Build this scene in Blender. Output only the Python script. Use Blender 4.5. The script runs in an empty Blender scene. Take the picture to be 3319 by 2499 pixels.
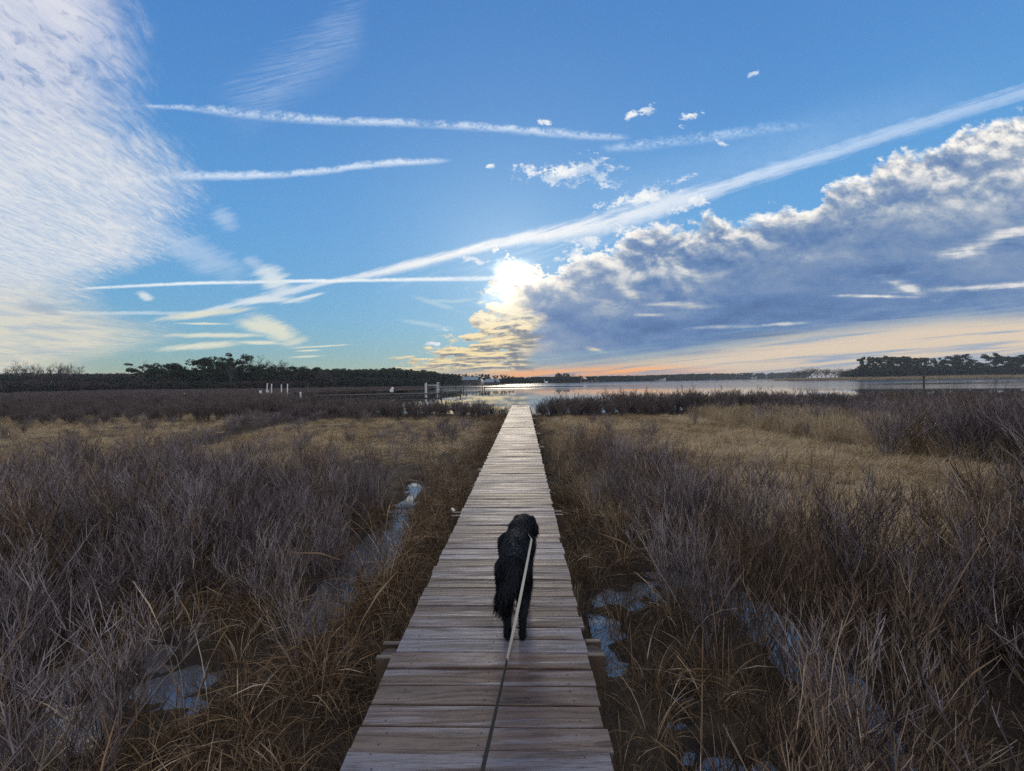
import bpy, bmesh, math, random
import numpy as np
from mathutils import Vector, Matrix, noise as mnoise
random.seed(7); RNG = np.random.default_rng(7)
SC = bpy.context.scene
COL = SC.collection
R = math.radians

# ------------------------------------------------------------------ camera
EYE = Vector((0.0, 0.0, 1.69))          # the deck's top is z = 0, +Y runs out over the water
F = 1460.0 / 3319.0                      # focal length in picture widths
cam_d = bpy.data.cameras.new('camera')
cam = bpy.data.objects.new('camera', cam_d)
COL.objects.link(cam)
cam_d.sensor_width = 36.0
cam_d.lens = 36.0 * F
cam_d.clip_start = 0.05
cam_d.clip_end = 20000.0
PITCH, ROLL = R(-0.53), R(0.70)
ROT = Matrix.Rotation(R(90) + PITCH, 3, 'X') @ Matrix.Rotation(-ROLL, 3, 'Z')
cam.location = EYE
cam.rotation_euler = ROT.to_euler()
SC.camera = cam
SC.view_settings.view_transform = 'Standard'
SC.view_settings.look = 'None'
SC.view_settings.exposure = 0.0
SC.view_settings.gamma = 1.0

def ray(px, py):
    """direction of a point of the photo, in units of a 2211 x 1665 print of it"""
    f = F * 2211.0
    return ROT @ Vector(((px - 1105.5) / f, (832.5 - py) / f, -1.0))

def on_z(px, py, z):
    d = ray(px, py)
    return EYE + d * ((z - EYE.z) / d.z)

def on_y(px, py, y):
    d = ray(px, py)
    return EYE + d * (y / d.y)

# ------------------------------------------------------------------ node helper
def lin(c):
    if isinstance(c, (int, float)): c = (c, c, c)
    return tuple(x / 12.92 if x <= 0.04045 else ((x + 0.055) / 1.055) ** 2.4 for x in (v / 255.0 for v in c))

class NT:
    """small expression writer for node trees"""
    def __init__(self, tree): self.t = tree; self.n = tree.nodes; self.l = tree.links
    def put(self, sock, v):
        if isinstance(v, Sk): self.l.new(v.s, sock)
        elif v is not None:
            if hasattr(sock.default_value, '__len__'):
                if isinstance(v, (int, float)): v = (v,) * 3
                n = len(sock.default_value)
                v = tuple(v)[:n]
                if len(v) < n: v = v + (1.0,) * (n - len(v))
            sock.default_value = v
    def math(self, op, a, b=None, c=None, clamp=False):
        nd = self.n.new('ShaderNodeMath'); nd.operation = op; nd.use_clamp = clamp
        for i, v in enumerate((a, b, c)):
            if v is not None: self.put(nd.inputs[i], v)
        return Sk(self, nd.outputs[0])
    def vmath(self, op, a, b=None):
        nd = self.n.new('ShaderNodeVectorMath'); nd.operation = op
        self.put(nd.inputs[0], a)
        if b is not None: self.put(nd.inputs[3 if op == 'SCALE' else 1], b)
        return Sk(self, nd.outputs['Value' if op in ('LENGTH', 'DOT_PRODUCT', 'DISTANCE') else 'Vector'])
    def sep(self, v):
        nd = self.n.new('ShaderNodeSeparateXYZ'); self.put(nd.inputs[0], v)
        return [Sk(self, o) for o in nd.outputs]
    def xyz(self, x, y, z=0.0):
        nd = self.n.new('ShaderNodeCombineXYZ')
        for i, v in enumerate((x, y, z)): self.put(nd.inputs[i], v)
        return Sk(self, nd.outputs[0])
    def noise(self, v, scale=1.0, detail=4.0, rough=0.5, dist=0.0, col=False, ridged=False):
        nd = self.n.new('ShaderNodeTexNoise')
        self.put(nd.inputs['Vector'], v)
        for k, x in (('Scale', scale), ('Detail', detail), ('Roughness', rough), ('Distortion', dist)): self.put(nd.inputs[k], x)
        return Sk(self, nd.outputs['Color' if col else 'Fac'])
    def voro(self, v, scale=1.0, feature='F1', out='Distance', rand=1.0):
        nd = self.n.new('ShaderNodeTexVoronoi'); nd.feature = feature
        self.put(nd.inputs['Vector'], v); self.put(nd.inputs['Scale'], scale); self.put(nd.inputs['Randomness'], rand)
        return Sk(self, nd.outputs[out])
    def wave(self, v, scale, dist=0.0, detail=2.0, dscale=1.0, kind='BANDS', direction='X', rough=0.5):
        nd = self.n.new('ShaderNodeTexWave'); nd.wave_type = kind
        if kind == 'BANDS': nd.bands_direction = direction
        else: nd.rings_direction = direction
        self.put(nd.inputs['Vector'], v)
        for k, x in (('Scale', scale), ('Distortion', dist), ('Detail', detail), ('Detail Scale', dscale), ('Detail Roughness', rough)): self.put(nd.inputs[k], x)
        return Sk(self, nd.outputs['Fac'])
    def step(self, x, a, b, lo=0.0, hi=1.0, smooth=True):
        nd = self.n.new('ShaderNodeMapRange'); nd.interpolation_type = 'SMOOTHSTEP' if smooth else 'LINEAR'; nd.clamp = True
        self.put(nd.inputs[0], x)
        for i, v in enumerate((a, b, lo, hi)): self.put(nd.inputs[1 + i], v)
        return Sk(self, nd.outputs[0])
    def mix(self, f, a, b, mode='MIX'):
        nd = self.n.new('ShaderNodeMix'); nd.data_type = 'RGBA'; nd.blend_type = mode; nd.clamp_factor = True
        self.put(nd.inputs[0], f); self.put(nd.inputs[6], a); self.put(nd.inputs[7], b)
        return Sk(self, nd.outputs[2])
    def ramp(self, f, stops, interp='LINEAR'):
        nd = self.n.new('ShaderNodeValToRGB'); cr = nd.color_ramp; cr.interpolation = interp
        while len(cr.elements) < len(stops): cr.elements.new(0.5)
        for e, (p, c) in zip(cr.elements, stops):
            e.position = p; e.color = (*c[:3], 1.0) if hasattr(c, '__len__') else (c, c, c, 1)
        self.put(nd.inputs[0], f)
        return Sk(self, nd.outputs[0])
    def curves(self, x, x0, x1, *pts):
        """up to three piecewise curves of x in one node; each pts is [(x, y), ...] -> list of sockets"""
        nd = self.n.new('ShaderNodeRGBCurve'); mp = nd.mapping
        mp.extend = 'HORIZONTAL'
        t = self.math('MULTIPLY_ADD', x, 1.0 / (x1 - x0), -x0 / (x1 - x0), clamp=True)
        rng = []
        for ch in range(3):
            P = pts[ch] if ch < len(pts) else [(x0, 0), (x1, 0)]
            ys = [p[1] for p in P]; lo, hi = min(ys), max(ys)
            if hi - lo < 1e-9: hi = lo + 1.0
            cu = mp.curves[ch]
            Q = sorted(((p[0] - x0) / (x1 - x0), (p[1] - lo) / (hi - lo)) for p in P)
            while len(cu.points) < len(Q): cu.points.new(0.5, 0.5)
            for pt, q in zip(cu.points, Q): pt.location = q
            for pt in cu.points: pt.handle_type = 'AUTO_CLAMPED'
            rng.append((lo, hi))
        mp.update()
        self.put(nd.inputs['Fac'], 1.0)
        self.put(nd.inputs['Color'], self.xyz(t, t, t))
        s = self.sep(Sk(self, nd.outputs[0]))
        return [s[i] * (rng[i][1] - rng[i][0]) + rng[i][0] for i in range(len(pts))]

class Sk:
    def __init__(self, nt, s): self.nt = nt; self.s = s
    def __add__(self, o): return self.nt.math('ADD', self, o)
    __radd__ = __add__
    def __sub__(self, o): return self.nt.math('SUBTRACT', self, o)
    def __rsub__(self, o): return self.nt.math('SUBTRACT', o, self)
    def __mul__(self, o): return self.nt.math('MULTIPLY', self, o)
    __rmul__ = __mul__
    def __truediv__(self, o): return self.nt.math('DIVIDE', self, o)
    def __rtruediv__(self, o): return self.nt.math('DIVIDE', o, self)
    def __pow__(self, o): return self.nt.math('POWER', self, o)
    def __neg__(self): return self.nt.math('MULTIPLY', self, -1.0)
    def abs(self): return self.nt.math('ABSOLUTE', self)
    def max(self, o): return self.nt.math('MAXIMUM', self, o)
    def min(self, o): return self.nt.math('MINIMUM', self, o)
    def smin(self, o, k): return self.nt.math('SMOOTH_MIN', self, o, k)
    def smax(self, o, k): return self.nt.math('SMOOTH_MAX', self, o, k)
    def clamp(self): return self.nt.math('ADD', self, 0.0, clamp=True)
# ------------------------------------------------------------------ sky and light
SUN_DIR = ray(1100, 592).normalized()
SUN_EL = math.asin(SUN_DIR.z); SUN_AZ = math.atan2(SUN_DIR.x, SUN_DIR.y)
SKY_STRENGTH = 0.1
def make_world():
    w = bpy.data.worlds.new('World'); SC.world = w; w.use_nodes = True
    nt = w.node_tree; nt.nodes.clear(); T = NT(nt)
    out = nt.nodes.new('ShaderNodeOutputWorld')
    sky = nt.nodes.new('ShaderNodeTexSky'); sky.sky_type = 'NISHITA'; sky.sun_disc = False
    sky.sun_elevation = SUN_EL; sky.sun_rotation = SUN_AZ; sky.altitude = 0
    sky.air_density = 1.0; sky.dust_density = 0.2; sky.ozone_density = 4.0
    tc = nt.nodes.new('ShaderNodeTexCoord')
    D = T.vmath('NORMALIZE', Sk(T, tc.outputs['Generated']))
    dx, dy, dz = T.sep(D)
    # world-fixed angular chart of the sky over the water: (X, Y), about 0.06 degrees a unit
    f = F * 2211.0
    A = [ROT @ Vector(a) for a in ((1, 0, 0), (0, 1, 0), (0, 0, -1))]
    ca, cb, cc = (T.vmath('DOT_PRODUCT', D, tuple(a)) for a in A)
    cc_ = cc.max(0.12)
    X = ca / cc_ * f + 1105.5
    Y = cb / cc_ * (-f) + 832.5
    P2 = T.xyz(X, Y, 0.0)
    front = T.step(cc, 0.12, 0.35)
    dzc = dz.max(0.02)
    Px, Py = dx / dzc, dy / dzc            # chart of a flat layer of cloud overhead
    def C(c, k=1.0): return tuple(v * k / SKY_STRENGTH for v in lin(c))
    # ---- clear sky: the Nishita sky, its glare held down, with the air's own colour by height
    nish = Sk(T, sky.outputs[0])
    nish = T.vmath('SCALE', nish, 1.0 / (1.0 + T.sep(nish)[1] * 0.45))
    r, g, b = T.curves(dz, -0.02, 1.0, *[[(e, lin(c)[i] / SKY_STRENGTH) for e, c in
        ((-0.02, (212, 200, 160)), (0.012, (200, 203, 170)), (0.04, (170, 199, 190)), (0.09, (146, 195, 214)), (0.16, (128, 188, 228)),
         (0.26, (114, 178, 231)), (0.38, (102, 166, 226)), (0.52, (90, 150, 216)), (0.66, (80, 138, 206)), (1.0, (62, 116, 180)))] for i in range(3)])
    col0 = T.mix(0.88, nish, T.xyz(r, g, b))
    col0 = T.vmath('MULTIPLY', col0, T.mix(T.step(dx, -0.75, 0.1), (0.84, 0.89, 0.94), (1.0, 1.0, 1.0)))
    rs = T.vmath('LENGTH', T.vmath('ADD', P2, (-1100.0, -592.0, 0.0)))
    glow = T.math('EXPONENT', rs * (-1 / 190.0))
    col0 = T.mix(glow * 0.40, col0, C((205, 228, 242)))
    # ---- noises used on both sides
    V2 = lambda sx, sy, o=0.0: T.vmath('MULTIPLY_ADD', P2, (1.0 / sx, 1.0 / sy, 0.0)) if False else T.vmath('ADD', T.vmath('MULTIPLY', P2, (1.0 / sx, 1.0 / sy, 0.0)), (o, o * 1.7, o))
    warp = T.noise(V2(230, 170, 3.1), 1.0, 2, 0.5)
    fb2 = T.noise(V2(30, 20, 1.9), 1.0, 4, 0.62, 0.3)
    fb3 = T.noise(V2(9, 7.5, 4.9), 1.0, 2, 0.6)
    tex = T.noise(T.xyz((X + Y * 0.3) / 90.0, (Y + X * 0.3) / 11.0, 6.0), 1.0, 3, 0.62, 0.3)
    def over(col, alpha, c): return T.mix(alpha, col, c)
    clump = T.noise(V2(70, 40, 8.3), 1.0, 3, 0.6)
    def contrail(col, x0, x1, line, width, power, c, edge=0.0, jag=0.8, tx=0.3):
        yc, wd, pw = T.curves(X, x0, x1, line, width, power)
        dd = T.math('ABSOLUTE', Y - yc + ((fb3 - 0.5) * 0.5 + (fb2 - 0.5) * 1.3 + (clump - 0.5) * 0.7) * (wd * jag))
        a = T.step(dd, wd * 1.15, wd * edge) * pw * T.step(fb3 * 0.45 + fb2 * 0.55 + (clump - 0.5) * 0.5, 0.5 - tx, 0.66, 0.12, 1.0) * T.step(X, x0, x0 + 30.0) * T.step(X, x1, x1 - 40.0)
        return over(col, a, c)
    def trails(col, left):
        # the near halves of the same trails; each chart half carries the trails that cross it
        if True:
            col = contrail(col, 296, 1372, [(296, 228), (400, 233), (500, 243), (600, 252), (700, 260), (800, 264), (900, 267), (1000, 272), (1100, 279), (1200, 288), (1300, 296), (1372, 298)],
                 [(296, 4), (400, 8), (600, 13), (800, 11), (1000, 11), (1150, 12), (1300, 10), (1372, 5)],
                 [(296, 0.5), (400, 0.72), (1000, 0.85), (1100, 0.85), (1300, 0.6), (1372, 0.2)], C((216, 231, 248)), 0.0, 1.0, 0.2)
            col = contrail(col, 200, 985, [(200, 398), (330, 385), (420, 380), (510, 380), (600, 377), (700, 369), (760, 361), (850, 352), (920, 349), (985, 346)],
                 [(200, 6), (330, 9), (420, 12), (520, 11), (700, 9), (850, 10), (985, 3)], [(200, 0.3), (380, 0.6), (420, 0.9), (850, 0.95), (930, 0.75), (985, 0.3)], C((218, 232, 249)), 0.0, 0.9, 0.34)
            col = contrail(col, 165, 1110, [(165, 624), (300, 617), (420, 612), (600, 608), (800, 605), (1000, 602), (1110, 599)],
                 [(165, 3), (300, 4.5), (700, 5), (1000, 6.5), (1110, 8)], [(165, 0.5), (250, 0.85), (900, 1.0), (1110, 1.0)], C((240, 247, 251)), 0.1, 0.5, 0.6)
        if not left:
            col = contrail(col, 1290, 1770, [(1290, 322), (1370, 316), (1450, 306), (1530, 297), (1600, 287), (1700, 275), (1770, 265)],
                 [(1290, 9), (1400, 14), (1600, 15), (1770, 8)], [(1290, 0.5), (1400, 0.75), (1600, 0.6), (1700, 0.45), (1770, 0.1)], C((196, 221, 248)), 0.0, 1.1, 0.16)
        yl, wl, pl = T.curves(X, 420, 2260,
            [(420, 676), (520, 655), (600, 636), (700, 611), (850, 582), (950, 556), (1050, 531), (1130, 515), (1200, 504), (1350, 468), (1500, 424), (1600, 390), (1700, 361), (1800, 330), (1900, 296), (2000, 265), (2100, 232), (2260, 184)],
            [(420, 6), (520, 10), (620, 14), (700, 8), (850, 14), (1000, 15), (1200, 25), (1350, 34), (1500, 26), (1700, 22), (1900, 22), (2260, 26)],
            [(420, 0.4), (520, 0.6), (620, 0.6), (850, 0.85), (1000, 0.95), (1400, 0.9), (1600, 0.78), (1800, 0.62), (2000, 0.56), (2260, 0.5)])
        off = Y - yl
        if not left:
            veil = T.step(off, -150.0, -8.0) * T.step(off, 14.0, -4.0) * T.step(X, 1180, 1450) * T.step(X, 2250, 1750) * (0.15 + warp + (fb2 - 0.5) * 0.8)
            col = over(col, veil * 0.42, C((172, 206, 244)))
            under = T.step(off, 80.0, 10.0) * T.step(off, -10.0, 10.0) * T.step(X, 760, 1000) * T.step(X, 1560, 1250) * T.step(tex, 0.42, 0.74)
            col = over(col, under * 0.5, C((210, 229, 245)))
        a = T.step(T.math('ABSOLUTE', off + (tex - 0.5) * (wl * 1.2) + (fb2 - 0.5) * (wl * 0.5)), wl, wl * 0.1) * pl * T.step(tex, 0.02, 0.55)
        return over(col, a, T.mix(T.step(X, 1000, 1900), C((248, 249, 248)), C((208, 226, 249))))
    def blobs(items):
        """smallest distance to a set of ellipses (cx, cy, rx, ry, tilt): 0 in the middle, 1 on the outline"""
        best = None
        for cx, cy, rx, ry, tilt in items:
            mp = nt.nodes.new('ShaderNodeMapping'); mp.vector_type = 'TEXTURE'
            mp.inputs['Location'].default_value = (cx, cy, 0); mp.inputs['Rotation'].default_value = (0, 0, tilt); mp.inputs['Scale'].default_value = (rx, ry, 1)
            T.put(mp.inputs['Vector'], P2)
            L = T.vmath('LENGTH', Sk(T, mp.outputs[0]))
            best = L if best is None else best.min(L)
        return best
    # =================================================================== left half
    def left_sky():
        col = col0
        fib = T.noise(T.xyz((X * 0.97 + Y * -0.22) / 120.0, (Y * 0.97 + X * 0.22) / 7.0, 2.0), 1.0, 4, 0.6, 0.3)
        ax = X * 0.83 - Y * 0.555 - 290.0; pr = X * 0.555 + Y * 0.83 - 464.0
        m = T.step(T.math('ABSOLUTE', pr - 18.0 + (fib - 0.5) * 90.0 + (warp - 0.5) * 50.0), 84.0, 0.0) * T.step(ax, -60.0, 80.0) * T.step(fib + (fb2 - 0.5) * 0.25, 0.22, 0.80) * T.step(X, 806, 740)
        col = over(col, m * 0.46, C((184, 205, 235)))
        col = trails(col, True)
        # cirrus sheet
        va, vc = -0.254, 0.967                                   # the fibres run towards one point low on the horizon
        along = Px * va + Py * vc; across = Px * vc - Py * va + (warp - 0.5) * 0.12
        streak = T.noise(T.xyz(across * 7.0, along * 1.9, 4.0), 1.0, 6, 0.68, 0.35)
        st2 = T.noise(T.xyz(across * 28.0, along * 7.0, 1.0), 1.0, 5, 0.70, 0.5)
        mott = T.noise(T.xyz(across * 26.0 + along * 6.0, along * 15.0, 9.0), 1.0, 4, 0.60, 0.5)
        ex, = T.curves(Y, -100, 830, [(-100, 290), (0, 284), (60, 284), (120, 282), (180, 292), (240, 290), (300, 335), (350, 378), (400, 410), (440, 402), (480, 385), (520, 392), (560, 335), (595, 235),
                                      (625, 196), (655, 212), (690, 285), (725, 345), (745, 310), (770, 225), (800, 175), (830, 165)])
        e0 = ex - X
        es = e0 + (warp - 0.5) * 70.0 + (streak - 0.5) * 110.0
        veil = T.step(es + (st2 - 0.5) * 40.0, -24.0, 150.0)
        fr = T.step(es + (st2 - 0.5) * 150.0, -60.0, 90.0)
        thin = T.step(streak * 0.55 + st2 * 0.45, 0.30, 0.70)
        hi_c = T.mix(T.step(mott * 0.7 + streak * 0.3, 0.32, 0.54), C((176, 184, 206)), C((226, 226, 234)))
        mid_c = T.mix(T.step(st2, 0.3, 0.6), C((204, 212, 226)), C((231, 232, 234)))
        lb = T.noise(T.xyz(X / 190.0 + 3.0, (Y - X * 0.06) / 20.0, 3.0), 1.0, 4, 0.58, 0.5)
        lo_c = T.mix(T.step(lb, 0.36, 0.58), C((194, 199, 202)), C((234, 225, 204)))
        c1 = T.mix(T.step(Y, 140, 380), hi_c, mid_c)
        c1 = T.mix(T.step(Y, 560, 700), c1, lo_c)
        pm = T.mix(T.step(Y, 420, 120), (1.0, 1.0, 1.0), T.step(mott, 0.22, 0.46, 0.62, 1.0))
        dens = (veil * (0.62 + thin * 0.33)).max(fr * (0.30 + thin * 0.46)) * T.sep(pm)[0]
        col = over(col, dens, c1)
        hole = T.step(blobs([(84, 667, 50, 13, 0.12), (110, 676, 30, 6, 0.1)]) + (fb2 - 0.5) * 0.9 + (st2 - 0.5) * 0.9, 1.25, 0.3)
        col = over(col, hole * 0.55, C((132, 160, 192)))
        # loose patches
        nz = (fb2 - 0.5) * 0.55 + (tex - 0.5) * 1.5
        q = blobs([(430, 550, 125, 36, 0.42), (486, 474, 36, 24, 0.6), (545, 566, 28, 14, 0.3)])
        col = over(col, T.step(q + nz, 1.25, 0.1) * 0.55, C((190, 210, 234)))
        q = blobs([(590, 602, 46, 30, 0.5), (585, 648, 80, 9, -0.02), (660, 642, 45, 4, -0.22), (313, 640, 20, 10, 0.3)])
        col = over(col, T.step(q + nz * 0.8, 1.2, 0.3) * 0.85, C((222, 232, 236)))
        q = blobs([(440, 678, 125, 8, -0.12), (595, 712, 72, 24, 0.42), (560, 706, 60, 16, 0.2), (470, 724, 125, 6, 0.0), (430, 747, 110, 8, -0.08), (440, 699, 70, 2.6, 0.01), (560, 740, 70, 5, 0.03),
                   (690, 748, 75, 2.2, -0.06), (665, 757, 30, 2.0, -0.04), (665, 770, 40, 2.4, -0.05)])
        col = over(col, T.step(q + nz * 0.75, 1.25, 0.25) * 0.85, C((232, 231, 210)))
        return col
    # =================================================================== right half
    def right_sky():
        col = trails(col0, False)
        fbv = V2(95, 66, 7.7)
        fb1 = T.noise(fbv, 1.0, 6, 0.56, 0.25)
        fb1u = T.noise(T.vmath('ADD', fbv, (0.02, -0.24, 0.0)), 1.0, 4, 0.56, 0.25)
        band = T.noise(V2(420, 62, 5.5), 1.0, 4, 0.55, 0.5)
        lb = T.noise(T.xyz(X / 300.0 + Y / 160.0, (Y + X * 0.09) / 14.0, 3.0), 1.0, 4, 0.58, 0.5)
        lit = T.step(fb1 - fb1u + (fb2 - 0.5) * 0.12, -0.10, 0.16)              # upper sides of the billows
        # thin cirrus wisps beside the bank
        q = blobs([(940, 655, 60, 7, 0.3), (985, 650, 46, 5, -0.1), (920, 700, 60, 6, 0.15), (960, 650, 60, 4, 0.0)])
        col = over(col, T.step(q + (tex - 0.5) * 1.4, 1.2, 0.2) * 0.5, C((196, 218, 226)))
        # small puffs
        q = blobs([(1178, 262, 19, 8, 0.0), (1398, 236, 26, 12, -0.5), (1362, 250, 20, 9, -0.4), (1486, 254, 28, 11, -0.2), (1468, 272, 10, 9, 0.0), (1624, 160, 14, 6, -0.5),
                   (1236, 374, 98, 32, -0.1), (1140, 368, 34, 17, 0.5), (1300, 388, 58, 19, 0.1), (1385, 426, 104, 25, -0.15), (1060, 358, 9, 6, 0.0), (1470, 388, 40, 8, -0.35), (1558, 310, 16, 7, 0.4),
                   (1268, 520, 62, 22, 0.0), (1345, 498, 46, 13, 0.0), (1010, 556, 34, 8, 0.2), (1040, 566, 24, 10, 0.3), (988, 604, 24, 4, 0.0), (788, 552, 6, 4, 0.0),
                   (960, 712, 26, 6, 0.0), (935, 742, 26, 5, 0.0), (1490, 440, 60, 14, -0.4), (1240, 548, 60, 14, -0.3)])
        v = 1.0 - q + (fb2 - 0.5) * 3.4 + (fb1 - 0.5) * 1.4 + (fb3 - 0.5) * 1.6
        col = over(col, T.step(v, 0.1, 1.0) * 0.94, T.mix(lit * T.step(v, 0.1, 0.6), C((196, 214, 236)), C((250, 251, 250))))
        ybot, = T.curves(X, 780, 2300, [(780, 800), (900, 802), (1050, 802), (1150, 800), (1300, 792), (1450, 778), (1600, 757), (1750, 732), (1900, 716), (2050, 703), (2300, 688)])
        db = ybot - Y
        # cream and orange light low under the bank, blue-grey haze below it
        low_m = T.step(db, T.step(X, 1150, 1700, 26.0, 60.0), -16.0) * T.step(X, 820, 1060)
        warm = T.mix(T.step(X, 1120, 1600), C((240, 194, 146)), C((226, 208, 186)))
        warm = T.mix(T.step(Y, 784, 804) * T.step(X, 1640, 1350) * T.step(X, 1020, 1120), warm, C((255, 172, 88), 1.2))
        grey = T.mix(T.step(X, 1200, 1900), C((172, 166, 170)), C((160, 174, 192)))
        lowc = T.mix(T.step(lb - T.step(X, 1600, 2250) * T.step(Y, 750, 792) * 0.26 - T.step(X, 1150, 1000) * 0.1 + 0.06, 0.36, 0.56), grey, warm)
        col = over(col, low_m, lowc)
        # ---- the long bank
        Xw = X + (fb1 - 0.5) * 130.0 + (fb2 - 0.5) * 60.0
        ytop, = T.curves(Xw, 800, 2300, [(800, 800), (860, 786), (925, 762), (980, 738), (1005, 690), (1012, 655), (1035, 608), (1060, 570), (1100, 556), (1140, 561), (1170, 572), (1240, 556), (1290, 545), (1340, 522), (1400, 500),
                                         (1470, 490), (1560, 470), (1640, 455), (1700, 442), (1760, 428), (1790, 394), (1840, 372), (1900, 344), (1960, 314), (2020, 300), (2080, 278), (2140, 250), (2300, 200)])
        dt = Y - ytop
        d = dt + (fb1 - 0.5) * 130.0 + (fb2 - 0.5) * 42.0 + (fb3 - 0.5) * 10.0
        gy, = T.curves(Y, 540, 812, [(540, 0.0), (620, 1.5), (680, 3.0), (720, 4.4), (760, 6.6), (812, 10.5)])
        lay = T.noise(T.xyz(X / 86.0 + gy * 0.25, gy, 2.0), 1.0, 6, 0.60, 0.25)          # flat ragged layers at the near end
        d = d + ((fb2 - 0.5) * 110.0 + (fb3 - 0.5) * 40.0) * T.step(X, 1260, 1150)
        d = d.min((Xw - 1075.0) * 0.8)
        al = T.step(d, 0.0, T.step(X, 1000, 2000, 14.0, 30.0)) * T.step(db + (lb - 0.5) * 70.0 + (band - 0.5) * 40.0, -14.0, 46.0)
        bankw, = T.curves(X, 800, 2300, [(800, 40), (950, 66), (1010, 105), (1090, 120), (1160, 78), (1240, 84), (1320, 120), (1420, 140), (1560, 120), (1750, 84), (1850, 100), (2050, 130), (2300, 160)])
        th = d / bankw
        hot = T.math('EXPONENT', rs * (-1 / 115.0))
        big = T.noise(V2(240, 86, 11.0), 1.0, 6, 0.58, 0.35)
        zone = T.math('EXPONENT', d.max(0.0) / bankw * -1.12)                       # 1 at the rim, falls inwards
        lits = T.step(fb1 - fb1u + (fb2 - 0.5) * 0.14, -0.14, 0.20)
        deep = T.step(X, 1500, 2200, 0.13, 0.26) + (big - 0.5) * T.step(X, 1400, 2000, 0.55, 1.0) + (band - 0.5) * 0.50 + T.step(Y, 560, 330) * T.step(X, 1500, 1850) * 0.24 - T.step(Y, 640, 560) * T.step(X, 1000, 1150) * T.step(X, 1750, 1500) * 0.1
        q = blobs([(1352, 628, 46, 16, 0.7), (1450, 658, 100, 8, 0.02), (1400, 680, 40, 5, 0.0), (1560, 706, 100, 6, -0.04), (2090, 622, 170, 9, -0.06), (1960, 622, 60, 14, 0.3), (1285, 755, 30, 6, 0.2), (1690, 700, 70, 5, -0.05), (2140, 520, 130, 20, -0.35), (1900, 640, 120, 5, 0.02)])
        deep = deep + T.step(q + (fb2 - 0.5) * 1.2 + (lb - 0.5) * 1.8 + (fb1 - 0.5) * 0.8, 1.25, 0.0) * 0.55
        rimL = 0.34 + lits * 1.08 + T.step(d, 30.0, 0.0) * T.step(X, 1150, 1500, 0.34, 0.55) + hot * 0.85 + (fb2 - 0.5) * 0.75 + (big - 0.5) * 0.5
        L = T.math('MULTIPLY_ADD', zone, rimL - deep, deep)
        warmth = T.step(Y, 580, 740) * T.step(X, 1900, 1400)
        bc = T.ramp(L.clamp(), [(0.0, C((80, 108, 152), 1)), (0.22, C((102, 133, 178))), (0.42, C((130, 153, 186))), (0.60, C((172, 184, 200))), (0.76, C((218, 219, 222))), (0.90, C((246, 243, 236))), (1.0, C((255, 253, 246)))])
        bc = T.vmath('MULTIPLY', bc, T.mix(warmth * T.step(L, 0.45, 0.85), (1.0, 1.0, 1.0), (1.0, 0.86, 0.60)))
        bc = T.mix(T.step(Y, 700, 790) * T.step(X, 1500, 1050) * 0.6, bc, C((140, 154, 176)))
        col = over(col, al, bc)
        # the torn near end: flat layers, gold on top and grey below, stepping down to the left
        xl, = T.curves(Y, 540, 810, [(540, 1090), (575, 1064), (620, 1030), (660, 1008), (700, 985), (735, 940), (765, 880), (790, 825), (810, 815)])
        layu = T.noise(T.xyz(X / 86.0 + gy * 0.25 + 0.02, gy - 0.30, 2.0), 1.0, 5, 0.60, 0.25)
        m = ((X - xl) / 130.0).min(1.0)
        dl = m + (lay - 0.5) * 3.6 + (fb1 - 0.5) * 1.8 + (fb2 - 0.5) * 1.4 + (fb3 - 0.5) * 0.5 - 0.22
        ll = T.step(lay - layu + (fb2 - 0.5) * 0.24 + hot * 0.22 - T.step(X, 1060, 1150) * T.step(Y, 660, 720) * 0.08, -0.06, 0.14)
        al2 = T.step(dl, 0.0, 0.34) * T.step(X + (fb1 - 0.5) * 200.0 + (lay - 0.5) * 200.0, T.step(Y, 640, 720, 1140.0, 1185.0), T.step(Y, 640, 720, 1080.0, 1120.0)) * T.step(X, xl - 30.0, xl + 10.0) * T.step(Y, 806, 794) * T.step(Y + (fb2 - 0.5) * 40.0, 556, 580)
        lc = T.mix(ll, T.mix(T.step(Y, 650, 760), C((142, 150, 166)), C((124, 132, 144))), T.mix(T.step(Y, 600, 760), C((255, 252, 240)), C((250, 228, 176))))
        lc = T.mix(T.step(dl, 0.5, 0.05) * 0.7, lc, C((252, 236, 196)))
        col = over(col, al2, lc)
        # light that comes through the cloud right in front of the sun
        hole = T.step(blobs([(1104, 584, 46, 24, -0.1), (1078, 640, 34, 40, 0.3), (1130, 604, 36, 14, 0.2), (1062, 690, 40, 12, 0.0)]) + (fb1 - 0.5) * 2.0 + (fb2 - 0.5) * 1.6, 1.2, 0.5)
        gl2 = T.math('EXPONENT', rs * (-1 / 46.0)) * 2.3 * hole + T.math('EXPONENT', rs * (-1 / 85.0)) * 0.30
        col = T.vmath('ADD', col, T.vmath('SCALE', T.mix(T.step(Y, 600, 700), (1.0, 0.98, 0.92), (1.0, 0.90, 0.66)), gl2 / SKY_STRENGTH * 0.5))
        # beams under the bank
        ang = T.math('ARCTAN2', X - 1100.0, Y - 592.0)
        beam = T.noise(T.xyz(ang * 11.0, 0.0, 5.0), 1.0, 2, 0.5)
        bm = T.step(beam, 0.42, 0.72) * T.step(Y, 660, 730) * T.step(Y, 808, 770) * T.step(T.math('ABSOLUTE', ang - 0.1), 0.6, 0.1)
        return over(col, bm * 0.16, C((222, 214, 190)))
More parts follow.
